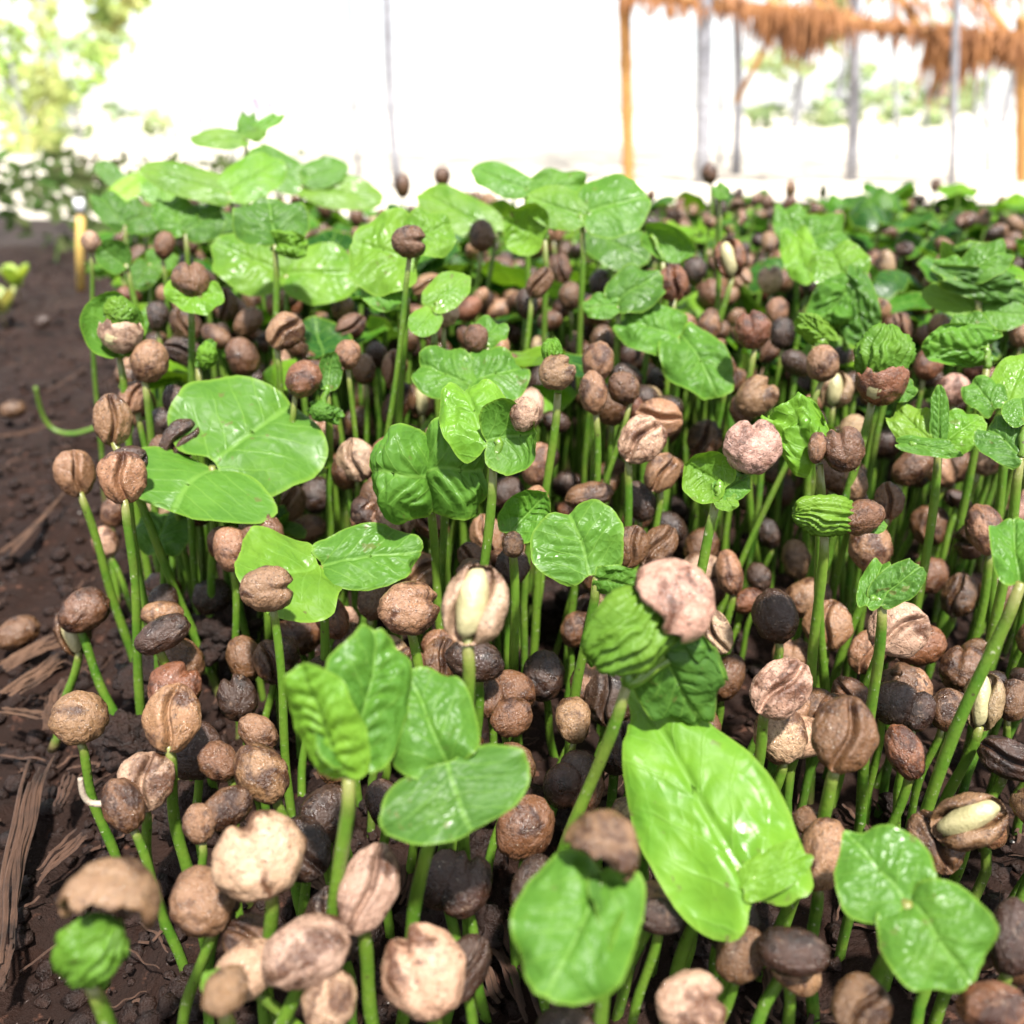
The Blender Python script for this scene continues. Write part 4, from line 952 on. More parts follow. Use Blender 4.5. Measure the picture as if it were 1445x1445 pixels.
# the rest of the bed: one merged mass
def merged(items, name):
    Vs, Fs, T, MI = [], [], [], []; UVs = []; Ed = []
    sg = {}
    for hi in (0, 1):
        nphi, nth = ((26, 15), (12, 8))[hi]
        sg[hi] = [(lambda g: (np.array([tuple(v) for v in g[0]]), np.array(g[1])))(seed_geo('ggss'[k], k * 1.7 + .3, nphi, nth)) for k in range(4)]
    lf = []
    for k in range(5):
        V, F, UV, E = leaf_geo(Vector((0, 0, 0)), Vector((1, 0, 0)), 1.0, Vector((0, 1, 0)), ['flat', 'wavy', 'crump', 'wavy', 'cupped'][k], k * 1.9, 9, 22, dict(ruf=.08))
        q4 = [tuple(f) if len(f) == 4 else (f[0], f[1], f[2], f[2]) for f in F]
        lf.append((np.array([tuple(v) for v in V]), q4, UV, E))
    off = 0; allV, allF, allT, allM, allUV, allE = [], [], [], [], [], []
    for (D, b, top, X, Y) in items:
        far = D > .5; leafy = rng.random() < (.06 if D < .3 else .22 if D < .5 else .40) and top.z > .05
        n = 5 if not far else 3; P = stem_path(Vector((b.x, b.y, -.004)), top, rng.uniform(-.003, .003), n)
        V, F = tube(P, [.00098] * len(P), 7 if not far else 4, False)
        allV.append(np.array([tuple(v) for v in V])); allF += [tuple(i + off for i in f) for f in F]; off += len(V)
        allT.append(np.tile((.1, .25, .02, 1), (len(V), 1))); allM += [0] * len(F); allE.append(np.zeros(len(V))); allUV.append(np.zeros((len(V), 2)))
        if leafy:
            for s_ in (0, 1):
                V0, F0, UV, E = lf[rng.randrange(5)]
                L = rng.uniform(.016, .027) ; W = L * rng.uniform(.9, 1.15); az = rng.uniform(0, 6.28) + s_ * math.pi + rng.uniform(-.4, .4); el = rng.gauss(.05, .35)
                a = Vector((math.cos(az) * math.cos(el), math.sin(az) * math.cos(el), math.sin(el))); sd = Vector((-math.sin(az), math.cos(az), 0)); nn = a.cross(sd)
                M = np.array([tuple(a * L), tuple(sd * W), tuple(nn * L)])
                allV.append(V0 @ M + np.array(tuple(top))); allF += [tuple(i + off for i in (f if f[2] != f[3] else f[:3])) for f in F0]; off += len(V0)
                tc = jit(T_LEAF[rng.choice('ggdlwd')]); allT.append(np.tile(tc, (len(V0), 1))); allM += [2] * len(F0); allE.append(np.array(E)); allUV.append(np.array(UV))
        else:
            V0, F0 = sg[1 if far else 0][rng.randrange(4)]
            ln = .0108 * rng.uniform(.82, 1.12); wr = rng.uniform(.85, 1.1)
            q = Quaternion(Vector((rng.gauss(0, .3), rng.gauss(0, .3), 1)).normalized(), rng.uniform(0, 6.28)) @ Quaternion(Vector((1, 0, 0)), rng.gauss(0, .6)) @ Quaternion(Vector((0, 1, 0)), rng.gauss(0, .6))
            M = np.array(q.to_matrix().transposed()) * ln
            allV.append((V0 * (wr, wr, 1)) @ M + np.array(tuple(top))); allF += [tuple(int(i) + off for i in f) for f in F0]; off += len(V0)
            allT.append(np.tile(jit(T_SEED[pick(rng)], .2), (len(V0), 1))); allM += [1] * len(F0); allE.append(np.zeros(len(V0))); allUV.append(np.zeros((len(V0), 2)))
    V = np.concatenate(allV); me = bpy.data.meshes.new(name); me.from_pydata(V.tolist(), [], allF)
    me.polygons.foreach_set('use_smooth', [True] * len(allF)); me.polygons.foreach_set('material_index', allM)
    for m in (M_STEMM, M_SEEDM, M_LEAFM): me.materials.append(m)
    at = me.attributes.new('tint', 'FLOAT_COLOR', 'POINT'); at.data.foreach_set('color', np.concatenate(allT).astype(np.float32).ravel())
    at = me.attributes.new('edge', 'FLOAT', 'POINT'); at.data.foreach_set('value', np.concatenate(allE).astype(np.float32))
    uvl = me.uv_layers.new(name='UVMap'); li = np.zeros(len(me.loops), dtype=np.int32); me.loops.foreach_get('vertex_index', li)
    uvl.data.foreach_set('uv', np.concatenate(allUV).astype(np.float32)[li].ravel())
    me.update(); o = link(name, me); return o
print('catalogued', COUNT['n'] - len(vis), 'single fillers', len(vis), 'rest', len(rest))
o = merged(rest, 'seedling_mass')
tag(o, 'dense mass of further coffee seedlings filling the bed behind and between the nearer ones', 'seedlings', kind='stuff')

# ------------------------------------------------------------------ labels of the fillers, from what stands beside them
SHORT = {}
def short(lab):
    w_ = lab.split(','); return w_[0]
K_WORD = {'g': 'grooved seed', 's': 'smooth seed', 'l': 'lobed seed', 'o': 'split seed'}
LSHORT = ['broad flat bright leaf', 'brain-like crumpled leaves', 'curled bright leaf', 'leaf behind mushroom-like seed', 'round heart leaf', 'small upright leaf', 'wide wavy leaves',
 'rippled lime leaves', 'wing-shaped dark leaf pair', 'brightest lime leaf', 'two round corner leaves', 'bottom leaf under brown cap', 'pink torn seed cap', 'corner bud with pale cap',
 'speckled pink seed', 'folded leaf and wet seed', 'frizzy cup-like seed', 'sideways rolled ribbed leaf', 'shiny right-edge leaf', 'wilted narrow-leaved seedling', 'silvery level leaf pair',
 'wing-like hanging leaves', 'leaf cupping a cream seed', 'wide pale hanging leaf', 'small cup-shaped lime leaf', 'soft leaves on twin stems', 'slanting wet leaf', 'flat leaves against the sky',
 'broad top-left lime leaf', 'tallest seedling', 'blue-green flat leaves', 'dark broad hanging leaf', 'yellowing leaf', 'dark cupped leaf', 'lumpy seed in a lime leaf', 'overlapping puckered leaves',
 'upward twisted leaves', 'long narrow pale leaves', 'thick rippled dark leaf', 'broad dull leaf', 'draped puckered leaf', 'small dark folded leaf', 'leaf pressed on a seed', 'half-hidden bright leaves',
 'boat-shaped leaf', 'dark soft leaf', 'dark ribbed leaf', 'plain right-edge leaves', 'pale right-edge leaf', 'low dark leaf', 'tiny-leaved kidney seed', 'leaf scrap', 'greenish seed-shaped leaf', 'sky-lit small seedling', 'dark corner leaf pair', 'mid green back leaves', 'hanging dark leaves', 'grey green back leaves', 'small green leaf scrap']
used = set()
def rel(dx, dy):
    ax, ay = abs(dx), abs(dy)
    if ax < 24 and ay < 24: return 'touching'
    if ax > 2.2 * ay: return 'right of' if dx > 0 else 'left of'
    if ay > 2.2 * ax: return 'below' if dy > 0 else 'above'
    return ('lower' if dy > 0 else 'upper') + (' right of' if dx > 0 else ' left of')
NUMW = ['', 'second ', 'third ', 'fourth ', 'fifth ', 'sixth ', 'seventh ', 'eighth ', 'ninth ', 'tenth ']
pend = {}
for (root, X, Y, tint, kind) in AUTO:
    cand = sorted(((math.hypot(X - lx, Y - ly), i) for i, (_, lx, ly, _r) in enumerate(LAND)))[0]
    lx, ly = LAND[cand[1]][1:3]
    key = (C_WORD[tint], K_WORD[kind], rel(X - lx, Y - ly), LSHORT[cand[1]])
    pend.setdefault(key, []).append((cand[0], root))
for key, lst in pend.items():
    lst.sort(key=lambda t: t[0])
    for i, (dist, root) in enumerate(lst):
        if len(lst) == 1: t = '%s %s %s the %s' % key
        else: t = '%s%s %s %s the %s' % ((('nearest ',) if i == 0 else (NUMW[i] + 'nearest ',)) + key)
        root['label'] = t

# ------------------------------------------------------------------ mulch, clods, grit
def straw(p0, p1, wid, tint=1.0, lift=.0015, seed=0, label=None, name='straw_piece'):
    n = 16; V, F = [], []; a = (p1 - p0); L = a.length; a.normalize(); s = a.cross(Vector((0, 0, 1))).normalized()
    root = p0.lerp(p1, .5)
    for i in range(n + 1):
        t = i / n; c = p0.lerp(p1, t) + s * (L * .03 * math.sin(t * 3 + seed) + .0006 * ns(t * 4, seed, 0)); c.z += lift + .0015 * ns(t * 3 + seed, 1, 0)
        ww = wid * (.35 + .65 * math.sin(math.pi * min(1, max(0, .08 + t * .86))) ** .5) * (1 + .22 * ns(t * 7, seed, 3) + .15 * ns(t * 30, seed, 3))
        for k, (u, h) in enumerate(((-1, 0), (-.55, .5), (-.2, .25), (.15, .6), (.6, .3), (1, 0), (.4, -.35), (-.4, -.35))):
            V.append(c - root + s * (u * ww * .5) + Vector((0, 0, h * ww * .38)))
    m = 8
    for i in range(n):
        for k in range(m): F.append((i * m + k, i * m + (k + 1) % m, (i + 1) * m + (k + 1) % m, (i + 1) * m + k))
    F.append(tuple(range(m))[::-1]); F.append(tuple(n * m + k for k in range(m)))
    return V, F, root
def straw_uv(me):
    per = 17 * 8; n = len(me.vertices); idx = np.arange(n); k = idx % 8; t = (idx % per) // 8
    prof = np.array([0, .22, .4, .58, .8, 1, .7, .3])[k]; uvv = np.stack([prof + (idx // per) * .37, t / 16 * 3], 1).astype(np.float32)
    uvl = me.uv_layers.new(name='UVMap'); li = np.zeros(len(me.loops), dtype=np.int32); me.loops.foreach_get('vertex_index', li); uvl.data.foreach_set('uv', uvv[li].ravel()); return me
STR = [ # px0, py0, px1, py1, width mm, label
 (68,1075,8,1380,4.2,'long grey brown straw running down the left edge of the soil'),
 (62,1040,95,965,3.4,'broad straw flake left of the first tan seed'),
 (0,1010,68,1022,3.0,'straw lying level at the left edge, above the long one'),
 (0,955,100,900,7.0,'broad pale brown husk piece at the left edge'),
 (10,990,90,930,6.0,'second husk strip parallel and below the broad one at the left edge'),
 (0,795,100,695,3.6,'straight reddish straw pointing up to the leftmost grooved seed'),
 (0,622,70,610,2.2,'thin straw lying level on dark soil, upper left'),
 (50,1255,130,1180,3.4,'short curled husk in front of the left foreground stems'),
 (100,1100,88,1150,2.4,'short splinter on the soil left of the round tan seed'),
 (0,1420,20,1340,2.0,'thin splinter near the bottom left corner'),
 (430,1205,490,1300,6.0,'ribbed husk right of the large round pale seed'),
 (560,1290,600,1200,3.6,'pale straw leaning between stems below the wing-shaped leaves'),
 (690,1300,770,1445,7.0,'long brown husk at the bottom centre left of the folded leaf'),
 (640,1330,700,1445,5.0,'darker husk strip beside the long one, bottom centre'),
 (800,1150,880,1095,4.0,'straw leaning toward the bright lime leaf'),
 (812,1075,838,1110,4.6,'tan husk right of the shiny tan seed'),
 (1330,1050,1440,1085,4.0,'pale straw among stems near the right edge'),
 (1310,1080,1345,1110,3.0,'short husk under the muddy brown seed, right'),
 (640,1170,690,1190,3.0,'dark husk chip behind the front centre stems'),
 (1090,1445,1075,1360,2.4,'thin straw at the bottom right of centre'),
 (60,560,130,520,2.2,'faint straw behind the bent sprout, upper left'),
 (300,1010,350,960,2.6,'straw bit between the stems left of the mushroom-like seed'),
 (860,1050,900,1020,2.8,'small straw left of the dark wet seed'),
]
for i, (a, b, c, d, wm, lab) in enumerate(STR):
    V, F = [], []; p0, p1 = on_z(a, b, .003), on_z(c, d, .004); ax = (p1 - p0).normalized(); sx = ax.cross(Vector((0, 0, 1))); r0 = p0.lerp(p1, .5)
    k = 3 + int(wm)
    for q in range(k):
        of = sx * ((q / (k - 1) - .5) * wm * .0009); t0, t1 = rng.uniform(0, .18), rng.uniform(.8, 1)
        v, f, rr = straw(p0.lerp(p1, t0) + of * rng.uniform(.6, 1.3), p0.lerp(p1, t1) + of * rng.uniform(.3, 1.7), wm * .001 / k * rng.uniform(1.2, 2.2), seed=i * 1.3 + q * .15, lift=.0015 + rng.uniform(0, .0012))
        o_ = len(V); V += [p + rr - r0 for p in v]; F += [tuple(z + o_ for z in g) for g in f]
    o = link('straw_piece', straw_uv(mesh_from('straw', V, F, M_STRAW)), None, r0); tag(o, lab, 'straw', 'dry straw and husk pieces on the soil')
# loose litter nobody could count
V, F = [], []
for i in range(1500):
    y = .06 + .9 * rng.random() ** 1.6; x = rng.uniform(-.75 * y - .05, .75 * y + .05); z = gh(x, y) + .001; a = rng.uniform(0, 6.28); L = rng.uniform(.003, .016)
    dv = Vector((math.cos(a), math.sin(a), rng.uniform(-.1, .25))) * L
    v, f, r0 = straw(Vector((x, y, z)), Vector((x, y, z)) + dv, rng.uniform(.0003, .0011), seed=i * .7)
    off = len(V); V += [p + r0 for p in v]; F += [tuple(k + off for k in q) for q in f]
tag(link('straw_litter', straw_uv(mesh_from('straw_litter', V, F, M_STRAW))), 'scattered straw splinters and husk bits on the soil', 'litter', kind='stuff')
def lump(c, r, sd, nl=9, na=12, squash=.75):
    V, F = [], []
    for i in range(nl + 1):
        th = math.pi * i / nl
        for j in range(na):
            ph = 2 * math.pi * j / na; d = Vector((math.sin(th) * math.cos(ph), math.sin(th) * math.sin(ph), math.cos(th)))
            k = r * (1 + .55 * ns(d.x * 1.7 + sd, d.y * 1.7, d.z * 1.7) + .3 * ns(d.x * 5 + sd, d.y * 5, d.z * 5) + .18 * ns(d.x * 11, d.y * 11 + sd, d.z * 11))
            V.append(c + Vector((d.x * k, d.y * k, d.z * k * squash)))
    for i in range(nl):
        for j in range(na):
            a, b = i * na + j, i * na + (j + 1) % na; F.append((a, a + na, b + na, b))
    return V, F
CL = [(215,955,.0075,.012,'wet black clod clinging between the left stems'),(318,890,.008,.020,'glistening dark clod under the dark wet seed at left'),(660,1205,.0075,.006,'crumbly black clod behind the front centre stems'),
 (775,1150,.008,.006,'round dark clod left of the leaning straw'),(640,1310,.0085,.005,'clod beside the long husk at the bottom centre'),(800,850,.009,.016,'dark clod below the round heart leaf'),(940,725,.008,.02,'dark clod between stems right of the heart leaf'),
 (182,1045,.0065,.014,'muddy clod between the two tan seeds at left'),(1300,1150,.007,.006,'wet clod above the splitting oval seed, right'),(870,1225,.006,.004,'small dark clod right of the brown cap'),(1030,1330,.008,.004,'clod under the bright lime leaf'),(270,1145,.006,.01,'rusty brown clod among the left foreground seeds')]
for i, (px, py, r, z, lab) in enumerate(CL):
    c = on_z(px, py, z); V, F = lump(Vector((0, 0, 0)), r, i * 3.3, 30, 40)
    tag(link('soil_clod', mesh_from('soil_clod', V, F, M_CLOD), None, c), lab, 'clod', 'wet soil clods')
for mat, nm, cnt, rmin, rmax, lab in ((M_CLOD, 'soil_crumbs', 9000, .0004, .0032, 'dark soil crumbs covering the bed and the ground beside it'), (M_GRIT, 'pale_grit', 420, .0002, .0006, 'tiny pale mineral grains in the soil')):
    V, F = [], []
    for i in range(cnt):
        y = .05 + .95 * rng.random() ** 1.9; x = rng.uniform(-.72 * y - .05, bed_left(y) + .05) if rng.random() < .5 else rng.uniform(-.72 * y - .05, .72 * y + .05); r = rmin + (rmax - rmin) * rng.random() ** 3
        v, f = lump(Vector((x, y, gh(x, y) + r * .3)), r, i * .71, 5, 7); off = len(V); V += v; F += [tuple(k + off for k in q) for q in f]
    tag(link(nm, mesh_from(nm, V, F, mat)), lab, 'soil', kind='stuff')
# fallen seeds on the bare soil at left
for (px, py, L, ang, lab, tint) in ((25,893,88,60,'large blurred brown seed lying on the soil at the left edge','b'), (18,578,44,70,'small fallen seed on dark soil, upper left edge','b'), (60,455,36,40,'fallen seed far back on the bare soil at left','d'), (12,425,40,80,'fallen dark seed by the bright patch at left','d')):
    p = on_z(px, py, .006); d = depth(p); o = link('fallen_seed', seed_mesh('s', 1)); q, sc = seed_matrix(p, .013, .75, R_(ang), 2.6, 0)
    o.location = p; o.rotation_mode = 'QUATERNION'; o.rotation_quaternion = q; o.scale = sc; o.color = jit(T_SEED[tint]); tag(o, lab, 'seed', 'seeds fallen beside the bed')
# the bent leafless sprout and the curled root
def curve_thing(name, pts, rad, mat, lab, cat):
    P = [unp(*p) for p in pts]; Q = []
    for i in range(len(P) - 1):
        p0, p1, p2, p3 = P[max(0, i - 1)], P[i], P[i + 1], P[min(len(P) - 1, i + 2)]
        for k in range(6):
            t = k / 6; Q.append(.5 * ((2 * p1) + (p2 - p0) * t + (2 * p0 - 5 * p1 + 4 * p2 - p3) * t * t + (3 * p1 - p0 - 3 * p2 + p3) * t ** 3))
    Q.append(P[-1]); r0 = Q[0].copy(); V, F = tube([q - r0 for q in Q], [rad * (1 - .3 * i / len(Q)) for i in range(len(Q))], 9)
    tag(link(name, mid_attr(mesh_from(name, V, F, mat)), None, r0), lab, cat)
dg = depth(on_z(100, 612, .004))
curve_thing('bent_sprout', [(140,602,dg), (104,612,dg), (76,606,dg), (60,585,dg - .004), (50,546,dg - .012)], .0012, M_STEM, 'thin bent leafless sprout on the bare soil at left', 'sprout')
curve_thing('curled_root', [(150,1134,.150), (128,1133,.150), (117,1120,.149), (113,1098,.148)], .0006, M_ROOT, 'pale curled root hair beside the first leaning stem', 'root')

# ------------------------------------------------------------------ background
def pole(name, px0, py0, px1, py1, y, wpx, mat, lab, cat, group, ext=2.2, knots=True, stubs=()):
    a, b = on_y(px0, py0, y), on_y(px1, py1, y); dv = (a - b); 
    lo = b + dv * ((0 - b.z) / dv.z) if abs(dv.z) > .01 else b
    hi = lo + dv.normalized() * ext; r = wpx * depth(a) / F_PX * .5
    n = 34; P = [lo.lerp(hi, i / n) + Vector((.8 * r * ns(i * .22, px0, 0) * 2, 0, 0)) for i in range(n + 1)]
    Rr = [r * (1 + .10 * ns(i * .5, px0, 3) + (.14 if knots and i % 6 == 0 else 0)) for i in range(n + 1)]
    V, F = tube([p - lo for p in P], Rr, 12)
    o = link(name, mesh_from(name, V, F, mat), None, lo); tag(o, lab, cat, group); return o, lo, hi, r
def leaf_cloud(centers, nper, size, rnd, flat=.6):
    V, F = [], []
    for (c, rx, ry, rz) in centers:
        for _ in range(nper):
            while True:
                u = Vector((rnd.uniform(-1, 1), rnd.uniform(-1, 1), rnd.uniform(-1, 1)))
                if u.length < 1: break
            p = c + Vector((u.x * rx, u.y * ry, u.z * rz)); a = Vector((rnd.gauss(0, 1), rnd.gauss(0, 1), rnd.gauss(-.2, .6))).normalized(); s = a.cross(Vector((rnd.gauss(0, 1), rnd.gauss(0, 1), rnd.gauss(0, 1)))).normalized()
            L = size * rnd.uniform(.6, 1.3); W = L * .28; nn = a.cross(s); o = len(V)
            V += [p, p + a * L * .35 + s * W + nn * L * .05, p + a * L, p + a * L * .35 - s * W + nn * L * .05, p + a * L * .75 + s * W * .7, p + a * L * .75 - s * W * .7]
            F += [(o, o + 1, o + 4, o + 5, o + 3), (o + 4, o + 2, o + 5)]
    return V, F
def tree(name, x, y, H, tr, crown, nper, size, lab, seed, mat=None, cat='tree', group=None, lean=0, bark=None):
    rnd = random.Random(seed); root = bpy.data.objects.new(name, None); COL.objects.link(root); root.location = (x, y, 0); tag(root, lab, cat, group)
    n = 24; P = [Vector((lean * (i / n) * H + tr * .6 * ns(i * .35, seed, 0), tr * .5 * ns(i * .3, seed, 4), H * i / n - .02)) for i in range(n + 1)]
    V, F = tube(P, [tr * (1 - .6 * i / n) * (1 + .08 * ns(i * .8, seed, 2)) for i in range(n + 1)], 12)
    limbs = []
    for (cx, cy, cz, rr) in crown:
        t = min(.95, max(.25, (cz - rr * .8) / H)); s0 = P[int(t * n)]; e = Vector((cx, cy, cz)); Q = [s0.lerp(e, k / 7) + Vector((0, 0, .06 * H * math.sin(k / 7 * math.pi) * .3)) for k in range(8)]
        v, f = tube(Q, [tr * .4 * (1 - .75 * k / 7) for k in range(8)], 7); o = len(V); V += v; F += [tuple(i + o for i in q) for q in f]
    link('trunk', mesh_from('trunk', V, F, bark or M_BARK), root)
    cs = []
    for (cx, cy, cz, rr) in crown:
        for _ in range(5): cs.append((Vector((cx + rnd.gauss(0, rr * .5), cy + rnd.gauss(0, rr * .5), cz + rnd.gauss(0, rr * .4))), rr * rnd.uniform(.25, .6), rr * rnd.uniform(.25, .6), rr * rnd.uniform(.2, .45)))
    V, F = leaf_cloud(cs, nper, size, rnd); link('crown', mesh_from('crown', V, F, mat or M_CROWN, False), root); return root
# slender pale trunks in the sun
gT = 'slender pale trunks behind the bed'
for (x0, y0, x1, y1, Y, wpx, lab) in (
  (546,0,560,240,5.2,13,'grey slender trunk left of centre, thicker of the two'), (496,60,508,260,6.2,6,'very thin leaning trunk left of the thicker grey one'),
  (993,20,990,270,5.6,20,'thickest grey trunk right of the orange bamboo post'), (1040,20,1038,280,6.4,12,'thin grey trunk beside the thickest one, behind the slanting brace'),
  (1205,60,1200,290,5.8,14,'grey trunk in the middle of the right-hand clearing'), (1347,110,1341,290,5.4,9,'reddish grey thin trunk at the right with a bent twig'),
  (1378,80,1374,290,7.0,5,'thinnest pole-like trunk near the right post'), (1396,60,1394,290,6.6,6,'thin trunk just left of the right bamboo post'), (1018,10,1014,280,7.4,5,'hair-thin stem between the two grey trunks right of the bamboo post'), (1262,90,1268,290,7.8,5,'thin leaning stem right of the middle grey trunk'), (1310,70,1306,290,7.2,4,'very thin stem left of the reddish grey trunk')):
    Y *= .36
    o, lo, hi, r = pole('tree_trunk', x0, y0, x1, y1, Y, wpx * 1.15, M_BARK, None, None, None, 2.6)
    root = bpy.data.objects.new('slender_tree', None); COL.objects.link(root); root.location = lo; tag(root, lab, 'tree', gT)
    o.name = 'trunk'; o.parent = root; o.location = (0, 0, 0)
    rnd = random.Random(int(x0)); cs = [(hi - lo + Vector((rnd.gauss(0, .5), rnd.gauss(0, .5), rnd.gauss(0, .2))), .3, .3, .2) for _ in range(5)]
    V, F = leaf_cloud(cs, 26, .09, rnd); link('crown', mesh_from('crown', V, F, M_CROWN, False), root)

# thatched shelter frame, sunlit
shel = bpy.data.objects.new('thatched_shelter', None); COL.objects.link(shel); YS = 2.05; K = YS / 3.9
bp = on_y(884, 230, YS); shel.location = (bp.x, YS, 0); tag(shel, 'low bamboo shelter with a ragged orange palm thatch, top right', 'shelter')
def part_tube(name, P, Rr, mat, sides=12):
    V, F = tube([p - shel.location for p in P], Rr, sides); return link(name, mesh_from(name, V, F, mat), shel)
def bam(name, p0, p1, r, n=26):
    P = [p0.lerp(p1, i / n) for i in range(n + 1)]; return part_tube(name, P, [r * (1.16 if i % 6 == 3 else 1) for i in range(n + 1)], M_BAMBOO)
def ext0(px0, py0, px1, py1, y, zt):
    a, b = on_y(px0, py0, y), on_y(px1, py1, y); dv = a - b
    return b + dv * ((0 - b.z) / dv.z), b + dv * ((zt - b.z) / dv.z)
lo, hi = ext0(881, 0, 887, 250, YS, .42); bam('post', lo, hi, .025 * K)
lo2, hi2 = ext0(1442, 60, 1442, 300, YS, .33); bam('post', lo2, hi2, .024 * K)
pl, pr = on_y(860, -14, YS - .02), on_y(1480, 70, YS - .03); bam('beam', pl, pr, .022 * K)
q1, q2 = on_y(1095, 40, YS + .05), on_y(1040, 140, YS + .05); bam('brace', q1 + (q1 - q2) * .3, q2 - (q1 - q2) * .05, .012 * K)
pb1, pb2 = on_y(900, -60, YS + 1.6), on_y(1500, -40, YS + 1.6)
# roof: rafters and a sloping coat of fronds rising away from the eave
rnd = random.Random(5); V, F = [], []
def frond(V, F, p, d, L, W, rnd, drop):
    n = 6; s = d.cross(Vector((0, 0, 1))).normalized(); o = len(V)
    for i in range(n + 1):
        t = i / n; c = p + d * (L * t) + Vector((0, 0, -drop * t * t)); ww = W * (1 - .8 * t)
        V += [c - s * ww, c + Vector((0, 0, ww * .4)), c + s * ww]
    for i in range(n):
        a = o + i * 3; F += [(a, a + 1, a + 4, a + 3), (a + 1, a + 2, a + 5, a + 4)]
eL, eR = pl - shel.location, pr - shel.location
for row in range(7):
    for i in range(150):
        t = rnd.random(); e = eL.lerp(eR, t * 1.1 - .04); e = e + Vector((0, row * .22, row * .11 + .02)) * K + Vector((0, rnd.gauss(0, .03), rnd.uniform(-.01, .04))) * K
        d = Vector((rnd.gauss(0, .25), -1, -.45 + rnd.gauss(0, .15))).normalized()
        L = rnd.uniform(.10, .24) if row else rnd.uniform(.05, .15)
        frond(V, F, e, d, L * K, rnd.uniform(.004, .010) * K, rnd, rnd.uniform(.0, .06) * K)
# ragged hanging tufts along the eave, as wide and long as in the photograph
for (px, ln, cnt) in ((1000,.03,20),(1060,.05,30),(1110,.07,40),(1128,.13,60),(1150,.09,50),(1180,.04,20),(1215,.03,15),(1255,.05,22),(1300,.04,20),(1340,.13,40),(1352,.20,40),(1375,.07,30),(1410,.09,40),(1430,.08,40),(890,.03,10),(940,.02,12),(820,.01,4),(905,.04,14),(925,.03,12),(965,.05,16),(1090,.10,40),(1140,.12,40),(1165,.07,30),(1350,.14,40),(1395,.09,30)):
    base = on_y(px, 5 + (px - 860) * .118 - 8, YS - .05) - shel.location
    for _ in range(cnt * 2):
        p = base + Vector((rnd.gauss(0, .05), rnd.gauss(0, .03), rnd.uniform(-.02, .05))) * K
        frond(V, F, p, Vector((rnd.gauss(0, .18), -.15, -1)).normalized(), ln * K * rnd.uniform(.5, 1.4), rnd.uniform(.004, .010) * K, rnd, 0)
link('thatch', mesh_from('thatch', V, F, M_THATCH, False), shel)
for k in range(5):
    a = eL.lerp(eR, .05 + .22 * k) + shel.location; bam('rafter', a, a + Vector((0, .9, .45)), .014 * K)

# hanging white sign with faded writing
sg = bpy.data.objects.new('name_board', None); COL.objects.link(sg); YB = 2.6
pc = on_y(322, 163, YB); sg.location = pc; tag(sg, 'faded white board with purple hand lettering hanging tilted behind the bed', 'sign')
wb = 150 * depth(pc) / F_PX; hb = wb * .36
V = [Vector((sx * wb / 2, sy, sz * hb / 2)) for sx in (-1, 1) for sy in (-.006, .006) for sz in (-1, 1)]
F = [(0, 1, 3, 2), (4, 6, 7, 5), (0, 4, 5, 1), (2, 3, 7, 6), (0, 2, 6, 4), (1, 5, 7, 3)]
bo = link('board', mesh_from('board', V, F, M_WHITE, False), sg)
tc = bpy.data.curves.new('lettering', 'FONT'); tc.body = '5 Ribwe Ru'; tc.size = wb * .20; tc.align_x = 'CENTER'; tc.align_y = 'CENTER'; tc.extrude = .0006; tc.offset = .0016
to = bpy.data.objects.new('lettering_curve', tc); COL.objects.link(to); dg_ = bpy.context.evaluated_depsgraph_get()
tm = bpy.data.meshes.new_from_object(to.evaluated_get(dg_)); bpy.data.objects.remove(to); tm.materials.clear(); tm.materials.append(M_INK)
lt = link('lettering', tm, bo, (0, -.0075, 0)); lt.rotation_euler = (R_(90), 0, 0)
sg.rotation_euler = (0, R_(-17), 0)
V, F = tube([Vector((.006, 0, hb * .4)), Vector((.01, 0, .9))], [.004, .003], 6); cdo = link('cord', mesh_from('cord', V, F, M_BARK), sg); cdo.rotation_euler = (0, R_(17), 0)
V, F = tube([Vector((0, .01, -pc.z)), Vector((0, .01, hb * .3))], [.008, .007], 8); st = link('stake', mesh_from('stake', V, F, M_WHITE), sg); st.rotation_euler = (0, R_(17), 0)

# left background: shrubs in the sun, soil bank, stake, small plants
def bank():
    V, F = [], []; nx, ny = 60, 20
    for j in range(ny + 1):
        for i in range(nx + 1):
            x = -2.2 + 1.75 * i / nx; y = 1.0 + .5 * j / ny; u = j / ny; e = math.sin(math.pi * u) ; g = min(1, (1 - i / nx) * 5)
            V.append((x, y + .15 * ns(x * 2, 0, 0), (.022 * e * g + .012 * ns(x * 9, y * 9, 0) * e - .01)))
    for j in range(ny):
        for i in range(nx):
            a = j * (nx + 1) + i; F.append((a, a + 1, a + nx + 2, a + nx + 1))
    tag(link('soil_bank', mesh_from('soil_bank', V, F, M_BANK)), kind='structure')
bank()
def shrub(x, y, blobs, nper, size, lab, seed, mat, hgt):
    tree('background_shrub', x, y, hgt, .012, blobs, nper, size, lab, seed, mat, 'shrub', 'sunlit shrubs at the left background')
def PXY(px, py, y): p = on_y(px, py, y); return p
p = PXY(40, 200, 3.4)
shrub(p.x, 3.4, [(0, 0, .10, .16), (-.2, .1, .28, .14), (.12, 0, .22, .12), (-.1, .2, .02, .15)], 26, .05, 'near lime shrub at the left behind the soil bank', 3, M_CROWN2, .40)
p = PXY(10, 110, 4.4)
shrub(p.x, 4.4, [(0, 0, .45, .2), (-.3, 0, .3, .25), (.3, .1, .30, .16), (.1, 0, .12, .2), (-.2, .2, .62, .12)], 22, .07, 'taller loose shrub at the far left with orange tinged leaves', 4, M_CROWN2, .75)
p = PXY(110, 180, 5.2)
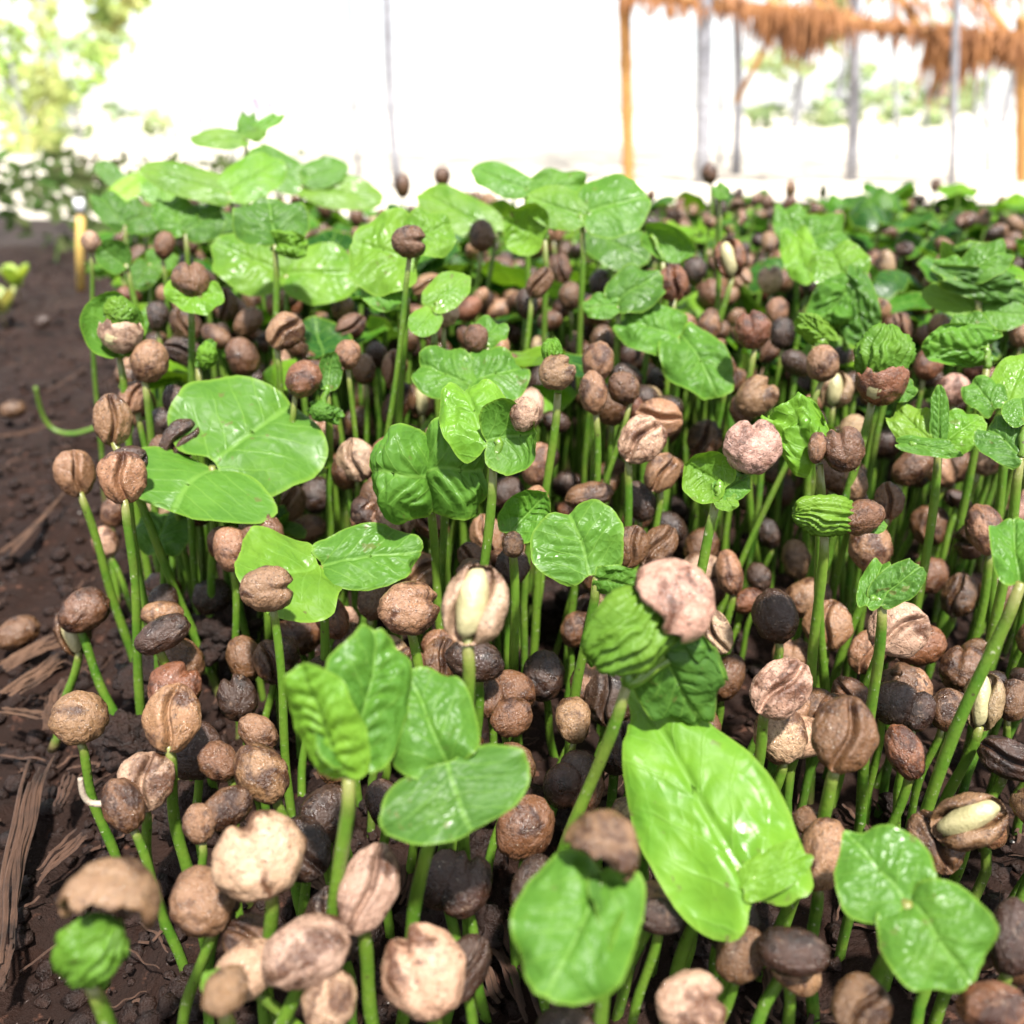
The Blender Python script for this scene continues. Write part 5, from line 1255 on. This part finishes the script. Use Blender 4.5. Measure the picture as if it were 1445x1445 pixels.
shrub(p.x, 5.2, [(0, 0, .3, .22), (.35, .1, .12, .14), (-.3, .2, .1, .25), (.2, 0, .45, .12)], 20, .07, 'sparse shrub nearest the white board', 5, M_CROWN, .6)
# hanging twig with leaves at the upper left
tree('background_tree', PXY(60, 20, 7).x, 7.0, 3.2, .05, [(0, 0, 1.6, .5), (-.5, 0, 1.1, .5), (.55, 0, .95, .22), (-.8, 0, 1.9, .6), (.2, 0, 2.6, .8)], 60, .12, 'tall tree at the far left with yellow green leaves', 9, M_CROWN2)
# right background: light foliage between the trunks
for (px, py, y, lab, sd) in ((1130,110,8.5,'leafy tree behind the slanting brace',21), (1180,150,10,'leafy tree between the brace and the middle trunk',22), (1330,130,9.5,'faint leafy tree behind the reddish trunk',23), (1420,150,11,'leafy tree behind the right post',24)):
    c = on_y(px, py, y)
    rndc = random.Random(sd)
    tree('background_tree', c.x, y, c.z + .9, .05, [(rndc.gauss(0, .35), 0, c.z + rndc.gauss(0, .4), .28) for _ in range(5)], 16, .13, lab, sd, M_CROWN, 'tree', 'leafy trees beyond the shelter')
# low plants beyond the bed on the right
V, F = [], []; rndg = random.Random(8); cs = [(Vector((rndg.uniform(-.15, 1.1), rndg.uniform(.70, 1.0), .03)), .07, .07, .035) for _ in range(46)]
V, F = leaf_cloud(cs, 40, .02, rndg); tag(link('ground_cover', mesh_from('ground_cover', V, F, M_COVER, False)), 'low sunlit plants beyond the far end of the bed', 'plants', kind='stuff')
cs = [(Vector((rndg.uniform(-2.0, -.42), rndg.uniform(.95, 1.9), .03)), .12, .12, .06) for _ in range(90)]
V, F = leaf_cloud(cs, 36, .026, rndg); tag(link('ground_cover', mesh_from('ground_cover', V, F, M_COVER, False)), 'weeds in the sun beyond the bank at the left', 'plants', kind='stuff')
for (px, py, lab, sd_) in ((28, 400, 'small bright yellow green weed on the soil at the far left edge', 1), (8, 440, 'pale dry leafy sprig at the left edge below the bright weed', 2)):
    b_ = on_z(px, py + 22, 0); root = bpy.data.objects.new('small_weed', None); COL.objects.link(root); root.location = b_; tag(root, lab, 'weed')
    for k in range(5):
        az = k * 1.3 + sd_; a_ = Vector((math.cos(az) * .6, math.sin(az) * .6, .75)).normalized(); V, F, UV, E = leaf_geo(Vector((0, 0, .012)), Vector((0, 0, .012)) + a_ * .022, .014, a_.cross(Vector((0, 0, 1))).normalized(), 'flat', k, 10, 24)
        o = link('leaf', leaf_mesh_from(V, F, UV, E, M_LEAF), root); o.color = (.55, .62, .12, 1) if sd_ == 1 else (.6, .5, .25, 1)  # leaf colours brightened to stand in for a patch of sun
    V, F = tube([Vector((0, 0, -.002)), Vector((0, 0, .013))], [.0012, .001], 8); link('stem', mesh_from('stem', V, F, M_STEM), root)
# yellow bamboo stake at the bed corner, and the small sunlit plant by it
b0 = on_z(112, 402, 0); t0 = on_y(114, 300, b0.y); V, F = tube([Vector((0, 0, -.01)), Vector(((t0.x - b0.x) * .5, 0, t0.z * .5)), Vector((t0.x - b0.x, 0, t0.z))], [.0042, .0038, .0036], 12)
r_ = bpy.data.objects.new('bamboo_stake', None); COL.objects.link(r_); r_.location = b0; tag(r_, 'short yellow bamboo stake at the far left corner of the bed', 'stake')
link('shaft', mesh_from('shaft', V, F, M_STAKE), r_)
V, F = tube([Vector((t0.x - b0.x, 0, t0.z)), Vector((t0.x - b0.x, 0, t0.z + .012))], [.0046, .0044], 12); link('painted_top', mesh_from('painted_top', V, F, M_WHITE), r_)
print('TOTAL things', COUNT['n'], len(LF), len(LSHORT), len(LAND))
assert len(LAND) == len(LSHORT)
